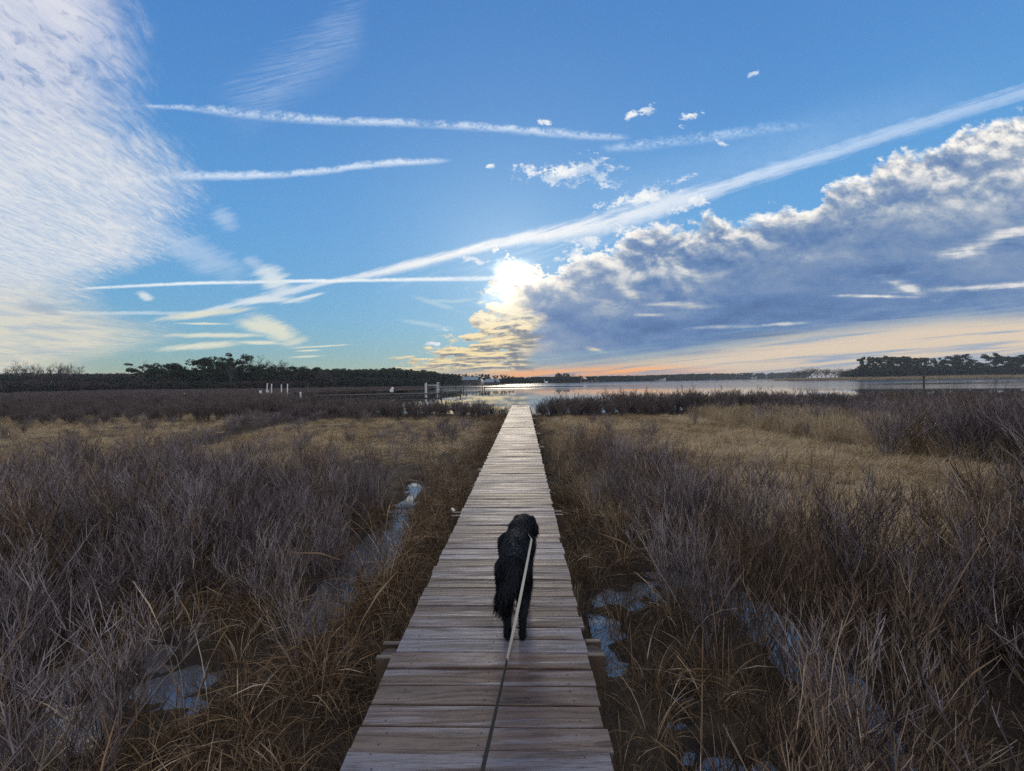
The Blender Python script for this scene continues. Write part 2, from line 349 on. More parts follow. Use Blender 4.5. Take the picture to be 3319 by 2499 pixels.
    # =================================================================== behind the viewer: sky with unseen bright cloud, added to light the foreground
    def back_sky():
        bcl = T.noise(T.xyz(Px * 0.5, Py * 0.5, 2.0), 1.4, 4, 0.55, 0.4)
        c = T.mix(T.step(bcl, 0.30, 0.55) * 0.9, col0, C((238, 232, 228), 1.3))
        return T.mix(T.step(dz, -0.03, -0.004), C((70, 66, 66)), c)
    def bgnode(c):
        b_ = nt.nodes.new('ShaderNodeBackground'); T.put(b_.inputs[0], c); b_.inputs[1].default_value = SKY_STRENGTH
        return b_
    def mixs(fac, a, b_):
        m = nt.nodes.new('ShaderNodeMixShader'); T.put(m.inputs[0], fac)
        nt.links.new(a.outputs[0], m.inputs[1]); nt.links.new(b_.outputs[0], m.inputs[2]); return m
    lr = mixs(T.step(X, 806, 816), bgnode(left_sky()), bgnode(right_sky()))
    up = front * T.step(dz, -0.03, -0.02)
    nt.links.new(mixs(up, bgnode(back_sky()), lr).outputs[0], out.inputs[0])
    print('world nodes', len(nt.nodes))
    w.cycles.sampling_method = 'MANUAL'; w.cycles.sample_map_resolution = 512
    return w
make_world()
sun_d = bpy.data.lights.new('sun', 'SUN'); sun_d.energy = 0.55; sun_d.angle = R(7.0); sun_d.color = (1.0, 0.86, 0.66)
sun = bpy.data.objects.new('sun', sun_d); COL.objects.link(sun)
sun.rotation_euler = SUN_DIR.to_track_quat('Z', 'Y').to_euler()
SC.cycles.use_adaptive_sampling = True; SC.cycles.adaptive_threshold = 0.012; SC.cycles.adaptive_min_samples = 12; SC.cycles.use_denoising = False
SC.cycles.max_bounces = 4; SC.cycles.diffuse_bounces = 2; SC.cycles.glossy_bounces = 3; SC.cycles.sample_clamp_direct = 12.0; SC.cycles.sample_clamp_indirect = 3.0; SC.cycles.caustics_reflective = False; SC.cycles.caustics_refractive = False
# ------------------------------------------------------------------ mesh helpers
def mesh_obj(name, V, Fc, mat=None, parent=None, smooth=False, link=True, loc=None):
    """V (n,3) array; Fc (m,3|4) array or list of tuples -> linked object"""
    me = bpy.data.meshes.new(name)
    V = np.asarray(V, dtype=np.float32)
    if isinstance(Fc, np.ndarray):
        k = Fc.shape[1]; m = Fc.shape[0]
        me.vertices.add(len(V)); me.vertices.foreach_set('co', V.ravel())
        me.loops.add(m * k); me.loops.foreach_set('vertex_index', Fc.astype(np.int32).ravel())
        me.polygons.add(m)
        me.polygons.foreach_set('loop_start', np.arange(0, m * k, k, dtype=np.int32))
        me.update(calc_edges=True)
    else:
        me.from_pydata([tuple(v) for v in V], [], [tuple(f) for f in Fc]); me.update()
    if smooth: me.polygons.foreach_set('use_smooth', np.ones(len(me.polygons), dtype=bool))
    if mat: me.materials.append(mat)
    o = bpy.data.objects.new(name, me)
    if link: COL.objects.link(o)
    if parent: o.parent = parent
    if loc is not None: o.location = loc
    return o
def tag(o, label=None, cat=None, group=None, kind=None):
    if label: o['label'] = label
    if cat: o['category'] = cat
    if group: o['group'] = group
    if kind: o['kind'] = kind
    return o
def empty(name, loc=(0, 0, 0), rz=0.0):
    o = bpy.data.objects.new(name, None); COL.objects.link(o); o.location = loc; o.rotation_euler = (0, 0, rz); o.empty_display_size = 0.2
    return o
class MB:
    """collects boxes, tubes and prisms and links them as one mesh"""
    def __init__(s): s.v = []; s.f = []
    def add(s, V, Fc):
        b = len(s.v); s.v += [tuple(v) for v in V]; s.f += [tuple(b + i for i in f) for f in Fc]; return s
    def box(s, c, d, rz=0.0, M=None):
        x, y, z = (k / 2 for k in d)
        V = [Vector(p) for p in ((-x, -y, -z), (x, -y, -z), (x, y, -z), (-x, y, -z), (-x, -y, z), (x, -y, z), (x, y, z), (-x, y, z))]
        m = M if M is not None else Matrix.Rotation(rz, 3, 'Z')
        V = [m @ v + Vector(c) for v in V]
        return s.add(V, [(0, 3, 2, 1), (4, 5, 6, 7), (0, 1, 5, 4), (1, 2, 6, 5), (2, 3, 7, 6), (3, 0, 4, 7)])
    def bar(s, a, b, w, h=None, up=(0, 0, 1)):
        a, b = Vector(a), Vector(b); t = (b - a); L = t.length; t.normalize()
        sd = t.cross(Vector(up)); 
        if sd.length < 1e-4: sd = t.cross(Vector((0, 1, 0)))
        sd.normalize(); u = sd.cross(t)
        M = Matrix((sd, t, u)).transposed()
        return s.box((a + b) / 2, (w, L, h if h else w), M=M)
    def tube(s, pts, rad, n=8, cap=True):
        pts = [Vector(p) for p in pts]; rad = [rad] * len(pts) if not hasattr(rad, '__len__') else rad
        V = []; Fc = []
        for i, p in enumerate(pts):
            t = (pts[min(i + 1, len(pts) - 1)] - pts[max(i - 1, 0)]).normalized()
            a = t.cross(Vector((0.13, 0.97, 0.21))).normalized(); b = t.cross(a)
            for k in range(n):
                w = 2 * math.pi * k / n
                V.append(p + (a * math.cos(w) + b * math.sin(w)) * rad[i])
        for i in range(len(pts) - 1):
            for k in range(n):
                Fc.append((i * n + k, i * n + (k + 1) % n, (i + 1) * n + (k + 1) % n, (i + 1) * n + k))
        if cap: Fc += [tuple(range(n))[::-1], tuple((len(pts) - 1) * n + k for k in range(n))]
        return s.add(V, Fc)
    def prism(s, poly, axis_pts):
        """closed outline poly (list of 3-D points) swept by a vector"""
        n = len(poly); P = [Vector(p) for p in poly]; d = Vector(axis_pts)
        V = P + [p + d for p in P]
        Fc = [tuple(range(n))[::-1], tuple(range(n, 2 * n))] + [(i, (i + 1) % n, n + (i + 1) % n, n + i) for i in range(n)]
        return s.add(V, Fc)
    def build(s, name, mat, parent=None, smooth=False, bevel=0.0):
        o = mesh_obj(name, np.array(s.v), s.f, mat, parent, smooth)
        if bevel:
            m = o.modifiers.new('bevel', 'BEVEL'); m.width = bevel; m.segments = 2; m.limit_method = 'ANGLE'
        return o
def material(name):
    m = bpy.data.materials.new(name); m.use_nodes = True
    nt = m.node_tree; p = nt.nodes['Principled BSDF']
    return m, NT(nt), p
def setp(T, p, **k):
    for key, v in k.items():
        T.put(p.inputs[{'base': 'Base Color', 'rough': 'Roughness', 'spec': 'Specular IOR Level', 'metal': 'Metallic', 'normal': 'Normal', 'sub': 'Subsurface Weight', 'trans': 'Transmission Weight', 'ior': 'IOR', 'sheen': 'Sheen Weight'}[key]], v)
def bump(T, h, strength=0.5, dist=0.02):
    nd = T.n.new('ShaderNodeBump'); nd.inputs['Strength'].default_value = strength; nd.inputs['Distance'].default_value = dist
    T.put(nd.inputs['Height'], h); return Sk(T, nd.outputs[0])
def coord(T, which='Object'):
    nd = T.n.new('ShaderNodeTexCoord'); return Sk(T, nd.outputs[which])
def geo(T, which='Position'):
    nd = T.n.new('ShaderNodeNewGeometry'); return Sk(T, nd.outputs[which])
def obrand(T):
    nd = T.n.new('ShaderNodeObjectInfo'); return Sk(T, nd.outputs['Random'])
# ------------------------------------------------------------------ number noise
def _hash(ix, iy, seed):
    h = (ix.astype(np.int64) * 374761393 + iy.astype(np.int64) * 668265263 + seed * 974634777) & 0xffffffff
    h = ((h ^ (h >> 13)) * 1274126177) & 0xffffffff
    return ((h ^ (h >> 16)) & 0xffff) / 65535.0
def vnoise(x, y, scale, seed=0, octaves=3):
    x = np.asarray(x, float) / scale; y = np.asarray(y, float) / scale
    tot = 0; amp = 1.0; norm = 0
    for o in range(octaves):
        ix, iy = np.floor(x), np.floor(y); fx, fy = x - ix, y - iy
        fx = fx * fx * (3 - 2 * fx); fy = fy * fy * (3 - 2 * fy)
        a, b, c, d = (_hash(ix + i, iy + j, seed + o) for i, j in ((0, 0), (1, 0), (0, 1), (1, 1)))
        tot = tot + amp * ((a * (1 - fx) + b * fx) * (1 - fy) + (c * (1 - fx) + d * fx) * fy); norm += amp
        amp *= 0.5; x = x * 2.03 + 7.1; y = y * 2.03 + 3.7
    return tot / norm
def sstep(x, a, b):
    t = np.clip((x - a) / (b - a), 0, 1); return t * t * (3 - 2 * t)
def poly_sd(px, py, poly):
    """signed distance to a polygon, positive inside"""
    px = np.asarray(px, float); py = np.asarray(py, float)
    d = np.full(px.shape, 1e18); ins = np.zeros(px.shape, bool); n = len(poly)
    for i in range(n):
        x0, y0 = poly[i]; x1, y1 = poly[(i + 1) % n]
        ex, ey = x1 - x0, y1 - y0
        t = np.clip(((px - x0) * ex + (py - y0) * ey) / (ex * ex + ey * ey), 0, 1)
        d = np.minimum(d, (px - x0 - t * ex) ** 2 + (py - y0 - t * ey) ** 2)
        c = ((y0 > py) != (y1 > py))
        with np.errstate(divide='ignore', invalid='ignore'):
            ins ^= c & (px < (x1 - x0) * (py - y0) / (y1 - y0 + 1e-30) + x0)
    return np.where(ins, 1, -1) * np.sqrt(d)
def path_d(px, py, path):
    d = np.full(np.shape(px), 1e18)
    for (x0, y0), (x1, y1) in zip(path[:-1], path[1:]):
        ex, ey = x1 - x0, y1 - y0
        t = np.clip(((px - x0) * ex + (py - y0) * ey) / (ex * ex + ey * ey), 0, 1)
        d = np.minimum(d, (px - x0 - t * ex) ** 2 + (py - y0 - t * ey) ** 2)
    return np.sqrt(d)
# ------------------------------------------------------------------ the lie of the land (metres; the viewer stands at 0, 0)
WATER_Z = -0.725
DECK_END = 31.8
def deck_x(y): return -0.224 + 0.0255 * np.asarray(y)
NEAR_LAND = [(-4000, -400), (4000, -400), (4000, 60), (200, 52), (90, 46), (50, 40), (34, 37.5), (24, 36), (16, 34.5), (8, 33.5), (3.0, 32.6), (1.4, 31.3), (-0.3, 31.3), (-2, 32.4),
             (-8, 34.5), (-14, 38.5), (-20, 45), (-27, 55), (-33, 66), (-35, 82), (-32, 97), (-26, 110), (-23, 135), (-30, 170), (-34, 200), (-19, 232), (-8, 330), (-3, 400), (40, 470), (84, 510), (150, 600), (260, 715),
             (420, 900), (584, 1080), (1000, 1300), (4000, 1500), (4000, 6000), (-4000, 6000)]
SPIT = [(216, 384), (250, 362), (290, 348), (366, 322), (520, 268), (900, 240), (900, 700), (560, 600), (400, 500), (330, 455), (240, 402)]
DITCH = [(-2.35, 11.0), (-2.1, 9.2), (-1.98, 8.0), (-1.95, 7.0), (-2.05, 6.1), (-1.95, 5.3), (-1.9, 4.7), (-2.05, 4.1), (-2.4, 3.5)]
POOLS = [(1.75, 3.95, 1.15, 1.9, 0.50), (-3.2, 3.5, 1.0, 0.75, 0.46), (-1.98, 6.2, 0.42, 2.2, 0.36), (-2.2, 9.4, 0.4, 1.2, 0.42)]   # x, y, radii, how much of it lies dry
MEADOW_R = [(1.9, 27.5), (6, 29), (11.4, 28.4), (11.0, 21.5), (11.2, 15.5), (11.2, 12.2), (12.0, 9.6), (9.4, 7.8), (8.0, 6.0), (6.0, 5.2), (4.4, 5.6), (3.6, 6.8), (3.2, 9.5), (2.5, 13.0), (1.9, 18.6), (1.6, 23)]
MEADOW_L = [(-60, 33), (-36, 38.5), (-26, 36.5), (-17.5, 31.5), (-14.5, 22), (-11.5, 12.0), (-12.5, 8.6), (-17, 9.4), (-30, 14)]
MEADOW_LB = [(-10.5, 11.0), (-11.5, 16), (-12.5, 28), (-3.2, 30), (-1.0, 24), (-1.1, 18.0), (-2.2, 12.5), (-5, 10.0)]
TALL_R = [(11.0, 28.5), (11.2, 21.5), (11.4, 15.5), (11.5, 12.2), (12.6, 10.8), (16.5, 12.5), (18, 20), (18, 27), (13, 30)]
def wet(x, y):
    w = np.zeros(np.shape(x))
    n = vnoise(x, y, 0.62, 5, 4) * 0.75 + vnoise(x, y, 0.16, 8, 2) * 0.25
    for cx, cy, rx, ry, dry in POOLS:
        q = np.sqrt(((x - cx) / rx) ** 2 + ((y - cy) / ry) ** 2)
        w = np.maximum(w, sstep(q, 1.1, 0.75) * sstep(n, dry - 0.07, dry + 0.10))
    w = np.maximum(w, 0.6 * sstep(path_d(x, y, DITCH) + (vnoise(x, y, 0.4, 9, 2) - 0.5) * 0.3, 0.34, 0.1))
    return w
def height(x, y):
    x = np.asarray(x, float); y = np.asarray(y, float)
    wob = (vnoise(x, y, 6.0, 21, 3) - 0.5)
    s1 = poly_sd(x, y, NEAR_LAND) + wob * np.clip(y / 40, 0.6, 6) * 2.0
    s2 = poly_sd(x, y, SPIT) + wob * 6
    far = sstep(np.hypot(x, y), 60, 400)
    base = -0.635 + (vnoise(x, y, 3.0, 1, 3) - 0.5) * 0.10 + (vnoise(x, y, 0.55, 2, 2) - 0.5) * 0.07 * (1 - far)
    rise = 0.5 * sstep(s1, 20, 120) * sstep(y, 90, 200)
    land = base + rise - wet(x, y) * 0.17
    h1 = np.where(s1 > 0, land, land)
    bed = -1.7
    a1 = sstep(s1, -1.6 - 3 * far, 0.5)
    z = bed * (1 - a1) + h1 * a1
    a2 = sstep(s2, -3.0, 3.0)
    z2 = bed * (1 - a2) + (-0.5 + 1.2 * sstep(s2, 4, 60)) * a2
    return np.maximum(z, z2)
def gz(x, y): return float(height(np.array([x]), np.array([y]))[0])

def build_ground():
    def axis(lo, hi, step, far, grow):
        a = list(np.arange(lo, hi, step)); s = step; v = a[-1]
        while v < far: s = min(s * grow, 160); v += s; a.append(v)
        return a
    xp = axis(0.0, 15.0, 0.11, 4000, 1.085)
    xs = np.array([-v for v in xp[:0:-1]] + xp)
    yp = axis(-3.0, 34.0, 0.12, 5600, 1.05)
    ys = np.array([-300, -120, -50, -20, -9, -5] + yp)
    X, Y = np.meshgrid(xs, ys)
    Z = height(X, Y)
    nx, ny = len(xs), len(ys)
    idx = np.arange(nx * ny).reshape(ny, nx)
    Fc = np.stack([idx[:-1, :-1], idx[:-1, 1:], idx[1:, 1:], idx[1:, :-1]], -1).reshape(-1, 4)
    m, T, p = material('marsh ground')
    P = geo(T)
    n1 = T.noise(P, 1.3, 5, 0.6); n2 = T.noise(P, 9.0, 5, 0.65); n3 = T.noise(P, 40.0, 3, 0.6)
    z = T.sep(P)[2]
    mud = T.mix(n2, (0.014, 0.012, 0.011), (0.045, 0.037, 0.031))
    thatch = T.mix(n3, (0.016, 0.012, 0.009), (0.075, 0.055, 0.036))
    thatch = T.mix(T.step(T.noise(P, 0.35, 3, 0.5), 0.4, 0.6), thatch, T.mix(n3, (0.028, 0.02, 0.013), (0.12, 0.088, 0.055)))
    c = T.mix(T.step(z + (n2 - 0.5) * 0.08, -0.72, -0.64), mud, thatch)
    setp(T, p, base=c, rough=T.step(z, -0.76, -0.70, 0.35, 0.95), spec=0.3, normal=bump(T, n2 + n3 * 0.6, 0.7, 0.05))
    o = mesh_obj('ground', np.stack([X, Y, Z], -1).reshape(-1, 3), Fc, m, smooth=True)
    tag(o, kind='structure')
def build_water():
    m, T, p = material('creek water')
    P = geo(T); x, y, z = T.sep(P)
    # still near the marsh, ruffled by the air further out, in long bands
    d = T.vmath('LENGTH', P)
    bandn = T.noise(T.xyz(x * 0.004, y * 0.03, 0.0), 1.0, 3, 0.6, 0.6)
    ruff = T.step(d + (bandn - 0.5) * 150.0, 96.0, 150.0) * T.step(bandn, 0.30, 0.52)
    small = T.noise(T.xyz(x * 0.8, y * 2.0, 0.0), 1.0, 3, 0.55)
    near_r = T.noise(T.xyz(x * 3.0, y * 5.0, 1.0), 1.0, 3, 0.55)
    h = small * 0.5 + near_r * 0.12
    nd = T.n.new('ShaderNodeBump'); nd.inputs['Distance'].default_value = 0.05
    T.put(nd.inputs['Strength'], T.mix(ruff, 0.012, 0.10) if False else T.math('MULTIPLY_ADD', ruff, 0.010, 0.006)); T.put(nd.inputs['Height'], h)
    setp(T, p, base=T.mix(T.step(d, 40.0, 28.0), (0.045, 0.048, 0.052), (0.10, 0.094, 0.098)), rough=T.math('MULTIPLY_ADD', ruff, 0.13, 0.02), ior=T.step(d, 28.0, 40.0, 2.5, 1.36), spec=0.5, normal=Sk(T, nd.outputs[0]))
    xs = [-4200, -300, -60, -12, 12, 60, 400, 4200]; ys = [-320, -40, 40, 120, 400, 1500, 5800]
    V = [(a, b, WATER_Z) for b in ys for a in xs]; n = len(xs)
    Fc = [(j * n + i, j * n + i + 1, (j + 1) * n + i + 1, (j + 1) * n + i) for j in range(len(ys) - 1) for i in range(n - 1)]
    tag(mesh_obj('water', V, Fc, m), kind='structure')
build_ground(); build_water()
# ------------------------------------------------------------------ marsh plants
def tubes(P, rad, sides=3):
    """P (N,n,3) paths, rad (N,n) -> verts, quads"""
    N, n, _ = P.shape
    t = np.gradient(P, axis=1); t /= np.linalg.norm(t, axis=2, keepdims=True) + 1e-9
    ref = np.where(np.abs(t[..., 2:3]) > 0.9, np.array([1.0, 0.2, 0.0]), np.array([0.1, 0.2, 1.0]))
    a = np.cross(t, ref); a /= np.linalg.norm(a, axis=2, keepdims=True) + 1e-9
    b = np.cross(t, a)
    w = np.arange(sides) * 2 * math.pi / sides
    V = P[:, :, None, :] + rad[:, :, None, None] * (np.cos(w)[None, None, :, None] * a[:, :, None, :] + np.sin(w)[None, None, :, None] * b[:, :, None, :])
    V = V.reshape(-1, 3)
    i = np.arange(N)[:, None, None] * n * sides + np.arange(n - 1)[None, :, None] * sides
    k = np.arange(sides)[None, None, :]; k2 = (k + 1) % sides
    Fc = np.stack([i + k, i + k2, i + sides + k2, i + sides + k], -1).reshape(-1, 4)
    return V, Fc
def ribbons(P, wid, side):
    """flat blades: P (N,n,3), wid (N,n), side (N,3) -> verts, quads"""
    N, n, _ = P.shape
    off = side[:, None, :] * wid[:, :, None] * 0.5
    V = np.stack([P - off, P + off], 2).reshape(-1, 3)
    i = np.arange(N)[:, None] * n * 2 + np.arange(n - 1)[None, :] * 2
    return V, np.stack([i, i + 1, i + 3, i + 2], -1).reshape(-1, 4)
def joinm(parts):
    V = []; Fc = []; b = 0
    for v, f in parts:
        V.append(v); Fc.append(f + b); b += len(v)
    return np.concatenate(V), np.concatenate(Fc)
def unit(v): return v / (np.linalg.norm(v, axis=-1, keepdims=True) + 1e-9)

def shrub_mesh(rng, H=1.2, stems=16, br=6, tw=5, r0=0.006, rt=0.0016, spread=0.45, lean=0.0, stiff=0.75):
    """a leafless marsh shrub: stems from one crown, branches, twigs"""
    ts = np.linspace(0, 1, 6)
    az = rng.uniform(0, 2 * np.pi, stems); tilt = rng.uniform(0.05, 1.0, stems) ** 0.8 * spread
    L = H * rng.uniform(0.65, 1.05, stems)
    base = np.stack([np.cos(az) * 0.05, np.sin(az) * 0.05, np.full(stems, -0.05)], -1) * rng.uniform(0.2, 2.2, (stems, 1))
    base[:, 2] = -0.05
    d0 = np.stack([np.cos(az) * np.sin(tilt), np.sin(az) * np.sin(tilt), np.cos(tilt)], -1)
    bend = rng.normal(0, 0.16, (stems, 3)); bend[:, 2] = rng.uniform(-0.05, 0.12, stems); bend[:, 0] += lean
    S = base[:, None] + d0[:, None] * (ts[None, :, None] * L[:, None, None]) + bend[:, None] * (ts[None, :, None] ** 2 * L[:, None, None])
    S += np.cumsum(rng.normal(0, 0.012, S.shape), 1) * H
    rs = r0 * rng.uniform(0.6, 1.15, (stems, 1)) * (1 - 0.72 * ts[None])
    parts = [tubes(S, rs, 4)]
    # branches
    si = np.repeat(np.arange(stems), br); nb = len(si)
    t0 = rng.uniform(0.28, 0.97, nb)
    f = t0 * 5; i0 = np.minimum(f.astype(int), 4); fr = (f - i0)[:, None]
    p0 = S[si, i0] * (1 - fr) + S[si, i0 + 1] * fr
    sd = unit(S[si, i0 + 1] - S[si, i0])
    rnd = unit(rng.normal(0, 1, (nb, 3)) * np.array([1, 1, 0.3]))
    bd = unit(sd * stiff + rnd * 0.62 + np.array([0, 0, 0.28]))
    bl = H * rng.uniform(0.16, 0.42, nb) * (1.15 - 0.6 * t0)
    tb = np.linspace(0, 1, 4)
    B = p0[:, None] + bd[:, None] * (tb[None, :, None] * bl[:, None, None]) + np.array([0, 0, 0.22])[None, None] * (tb[None, :, None] ** 2 * bl[:, None, None])
    B += np.cumsum(rng.normal(0, 0.008, B.shape), 1) * H * (tb[None, :, None] > 0)
    rb = (rt * 1.7) * (1 - 0.5 * tb[None]) * np.ones((nb, 1))
    parts.append(tubes(B, rb, 3))
    bi = np.repeat(np.arange(nb), tw); n2 = len(bi)
    t1 = rng.uniform(0.2, 1.0, n2); f = t1 * 3; i0 = np.minimum(f.astype(int), 2); fr = (f - i0)[:, None]
    p1 = B[bi, i0] * (1 - fr) + B[bi, i0 + 1] * fr
    td = unit(bd[bi] * 0.8 + unit(rng.normal(0, 1, (n2, 3))) * 0.62 + np.array([0, 0, 0.4]))
    tl = H * rng.uniform(0.05, 0.15, n2)
    tt = np.linspace(0, 1, 3)
    Tw = p1[:, None] + td[:, None] * (tt[None, :, None] * tl[:, None, None]) + np.array([0, 0, 0.18]) * (tt[None, :, None] ** 2 * tl[:, None, None])
    parts.append(tubes(Tw, rt * (1 - 0.45 * tt[None]) * np.ones((n2, 1)), 3))
    return joinm(parts)

def tuft_mesh(rng, n=70, H=0.6, w=0.005, droop=0.6, spread=0.5, r=0.10, wind=(0, 0), seeds=0.0, flat=0.0):
    """a clump of dead grass blades that arch over"""
    k = 6; t = np.linspace(0, 1, k)
    az = rng.uniform(0, 2 * np.pi, n); rr = r * np.sqrt(rng.uniform(0, 1, n))
    b = np.stack([np.cos(az) * rr, np.sin(az) * rr, np.full(n, -0.03)], -1)
    az2 = az + rng.normal(0, 0.8, n); tl = rng.uniform(0.02, 1, n) * spread
    L = H * rng.uniform(0.45, 1.1, n)
    h = np.stack([np.cos(az2), np.sin(az2), np.zeros(n)], -1) * 1.0 + np.array([wind[0], wind[1], 0.0])
    d = unit(h * np.sin(tl)[:, None] + np.array([0, 0, 1.0]) * np.cos(tl)[:, None])
    dr = (droop * rng.uniform(0.2, 1.4, n))[:, None, None]
    P = b[:, None] + d[:, None] * (t[None, :, None] * L[:, None, None])
    P = P + (unit(h)[:, None] * 0.75 + np.array([0, 0, -0.62])) * (t[None, :, None] ** 2.4 * L[:, None, None]) * dr
    P[..., 2] = np.maximum(P[..., 2], 0.004 + 0.02 * rng.uniform(0, 1, (n, 1)) - 0.03 * (t[None] < 0.1))
    sd = unit(np.cross(d, unit(rng.normal(0, 1, (n, 3)))))
    W = w * rng.uniform(0.6, 1.3, (n, 1)) * np.array([0.9, 1.0, 0.9, 0.7, 0.45, 0.12])[None]
    parts = [ribbons(P, W, sd)]
    ns = int(n * seeds)
    if ns:
        Q = P[:ns, 3:].copy()
        parts.append(tubes(Q, np.array([0.35, 1.0, 0.25])[None] * w * rng.uniform(0.55, 0.95, (ns, 1)), 4))
    return joinm(parts)

def plant_material(name, stops, spec=0.2, rough=0.85, tip=None):
    m, T, p = material(name)
    r = obrand(T); P = coord(T)
    n = T.noise(geo(T), 2.2, 3, 0.6)
    isl = geo(T, 'Random Per Island')
    c = T.ramp((r * 0.40 + n * 0.35 + isl * 0.85 - 0.30).clamp(), stops)
    if tip: c = T.mix(T.step(T.sep(P)[2], tip[0], tip[1]), c, tip[2])
    setp(T, p, base=c, rough=rough, spec=spec)
    return m
M_SHRUB = plant_material('grey purple twigs', [(0.0, (0.028, 0.021, 0.020)), (0.4, (0.107, 0.085, 0.090)), (0.72, (0.255, 0.21, 0.222)), (1.0, (0.50, 0.43, 0.415))])
M_SHRUBB = plant_material('brown twigs', [(0.0, (0.03, 0.02, 0.014)), (0.42, (0.12, 0.078, 0.052)), (0.75, (0.24, 0.165, 0.112)), (1.0, (0.46, 0.36, 0.27))])
M_SHRUBD = plant_material('dark twigs', [(0.0, (0.07, 0.055, 0.052)), (0.5, (0.125, 0.10, 0.098)), (1.0, (0.21, 0.168, 0.155))])
M_TAN = plant_material('tan dead grass', [(0.0, (0.06, 0.036, 0.02)), (0.5, (0.17, 0.105, 0.056)), (0.82, (0.30, 0.205, 0.12)), (1.0, (0.60, 0.48, 0.35))])
M_GOLD = plant_material('golden salt hay', [(0.0, (0.11, 0.076, 0.042)), (0.3, (0.36, 0.255, 0.135)), (0.65, (0.56, 0.42, 0.245)), (1.0, (0.74, 0.61, 0.42))])
M_DARKG = plant_material('wet brown grass', [(0.0, (0.03, 0.022, 0.015)), (0.5, (0.085, 0.06, 0.037)), (1.0, (0.22, 0.158, 0.098))])
M_REED = plant_material('pale reeds', [(0.0, (0.17, 0.12, 0.07)), (0.5, (0.40, 0.30, 0.18)), (1.0, (0.60, 0.48, 0.32))])

_rng = np.random.default_rng(11)
def templates(name, count, mat, fn):
    col = bpy.data.collections.new(name)      # never linked to the scene: only the shapes to copy
    obs = []
    for i in range(count):
        V, Fc = fn(i)
        o = mesh_obj(name, V, Fc, mat, link=False); col.objects.link(o); obs.append(o)
    return col, obs
T_NEAR = templates('bare_shrub', 7, M_SHRUB, lambda i: shrub_mesh(_rng, 1.25, 13 + i % 3 * 3, 6, 5, 0.0062, 0.0021, 0.46, 0.06))
T_BROWN = templates('brown_shrub', 5, M_SHRUBB, lambda i: shrub_mesh(_rng, 1.3, 12, 5, 4, 0.0078, 0.0026, 0.55, -0.14, 0.95))
T_MID = templates('marsh_scrub', 5, M_SHRUB, lambda i: shrub_mesh(_rng, 1.25, 18, 6, 5, 0.0065, 0.0030, 0.42))
T_DARK = templates('shore_scrub', 5, M_SHRUBD, lambda i: shrub_mesh(_rng, 1.25, 18, 6, 4, 0.011, 0.0055, 0.40, 0, 0.95))
T_TAN = templates('tan_tuft', 6, M_TAN, lambda i: tuft_mesh(_rng, 46, 0.55, 0.0055, 0.75, 0.42, 0.12, seeds=0.16))
T_DKG = templates('brown_tuft', 5, M_DARKG, lambda i: tuft_mesh(_rng, 46, 0.42, 0.005, 0.7, 0.7, 0.14))
T_HAY = templates('hay_tuft', 6, M_GOLD, lambda i: tuft_mesh(_rng, 80, 0.40, 0.0055, 1.25, 0.55, 0.20, wind=(1.5, 0.3)))
T_STALK = templates('dry_stalks', 5, M_TAN, lambda i: tuft_mesh(_rng, 7, 1.05, 0.0075, 0.45, 0.35, 0.10, seeds=0.8))
T_REED = templates('reed_tuft', 6, M_REED, lambda i: tuft_mesh(_rng, 60, 1.0, 0.009, 0.38, 0.28, 0.24, wind=(0.25, 0), seeds=0.25))
# ---- one object that carries many copies of small plants nobody could count
def scatter_stuff(name, pts, rz, sc, idx, col, label, tilt=None):
    N = len(pts)
    if not N: return None
    o = mesh_obj(name, np.zeros((1, 3)), [])
    me = bpy.data.meshes.new(name); me.vertices.add(N); me.vertices.foreach_set('co', np.asarray(pts, np.float32).ravel())
    rot = np.zeros((N, 3), np.float32); rot[:, 2] = rz
    if tilt is not None: rot[:, :2] = tilt
    a = me.attributes.new('rot', 'FLOAT_VECTOR', 'POINT'); a.data.foreach_set('vector', rot.ravel())
    a = me.attributes.new('siz', 'FLOAT_VECTOR', 'POINT'); a.data.foreach_set('vector', np.asarray(sc, np.float32).reshape(N, 3).ravel())
    a = me.attributes.new('pick', 'INT', 'POINT'); a.data.foreach_set('value', np.asarray(idx, np.int32))
    old = o.data; o.data = me; bpy.data.meshes.remove(old)
    ng = bpy.data.node_groups.new(name, 'GeometryNodeTree')
    ng.interface.new_socket('Geometry', in_out='INPUT', socket_type='NodeSocketGeometry'); ng.interface.new_socket('Geometry', in_out='OUTPUT', socket_type='NodeSocketGeometry')
    gi = ng.nodes.new('NodeGroupInput'); go = ng.nodes.new('NodeGroupOutput'); ip = ng.nodes.new('GeometryNodeInstanceOnPoints'); ci = ng.nodes.new('GeometryNodeCollectionInfo')
    ci.inputs['Collection'].default_value = col; ci.inputs['Separate Children'].default_value = True; ci.inputs['Reset Children'].default_value = True
    ip.inputs['Pick Instance'].default_value = True
    def attr(nm, ty):
        n = ng.nodes.new('GeometryNodeInputNamedAttribute'); n.data_type = ty; n.inputs['Name'].default_value = nm
        return [s for s in n.outputs if s.enabled and s.name == 'Attribute'][0]
    L = ng.links.new
    L(gi.outputs[0], ip.inputs['Points']); L(ci.outputs[0], ip.inputs['Instance']); L(attr('pick', 'INT'), ip.inputs['Instance Index'])
    L(attr('rot', 'FLOAT_VECTOR'), ip.inputs['Rotation']); L(attr('siz', 'FLOAT_VECTOR'), ip.inputs['Scale']); L(ip.outputs[0], go.inputs[0])
    md = o.modifiers.new('plants', 'NODES'); md.node_group = ng
    return tag(o, label, name.replace('_', ' '), kind='stuff')
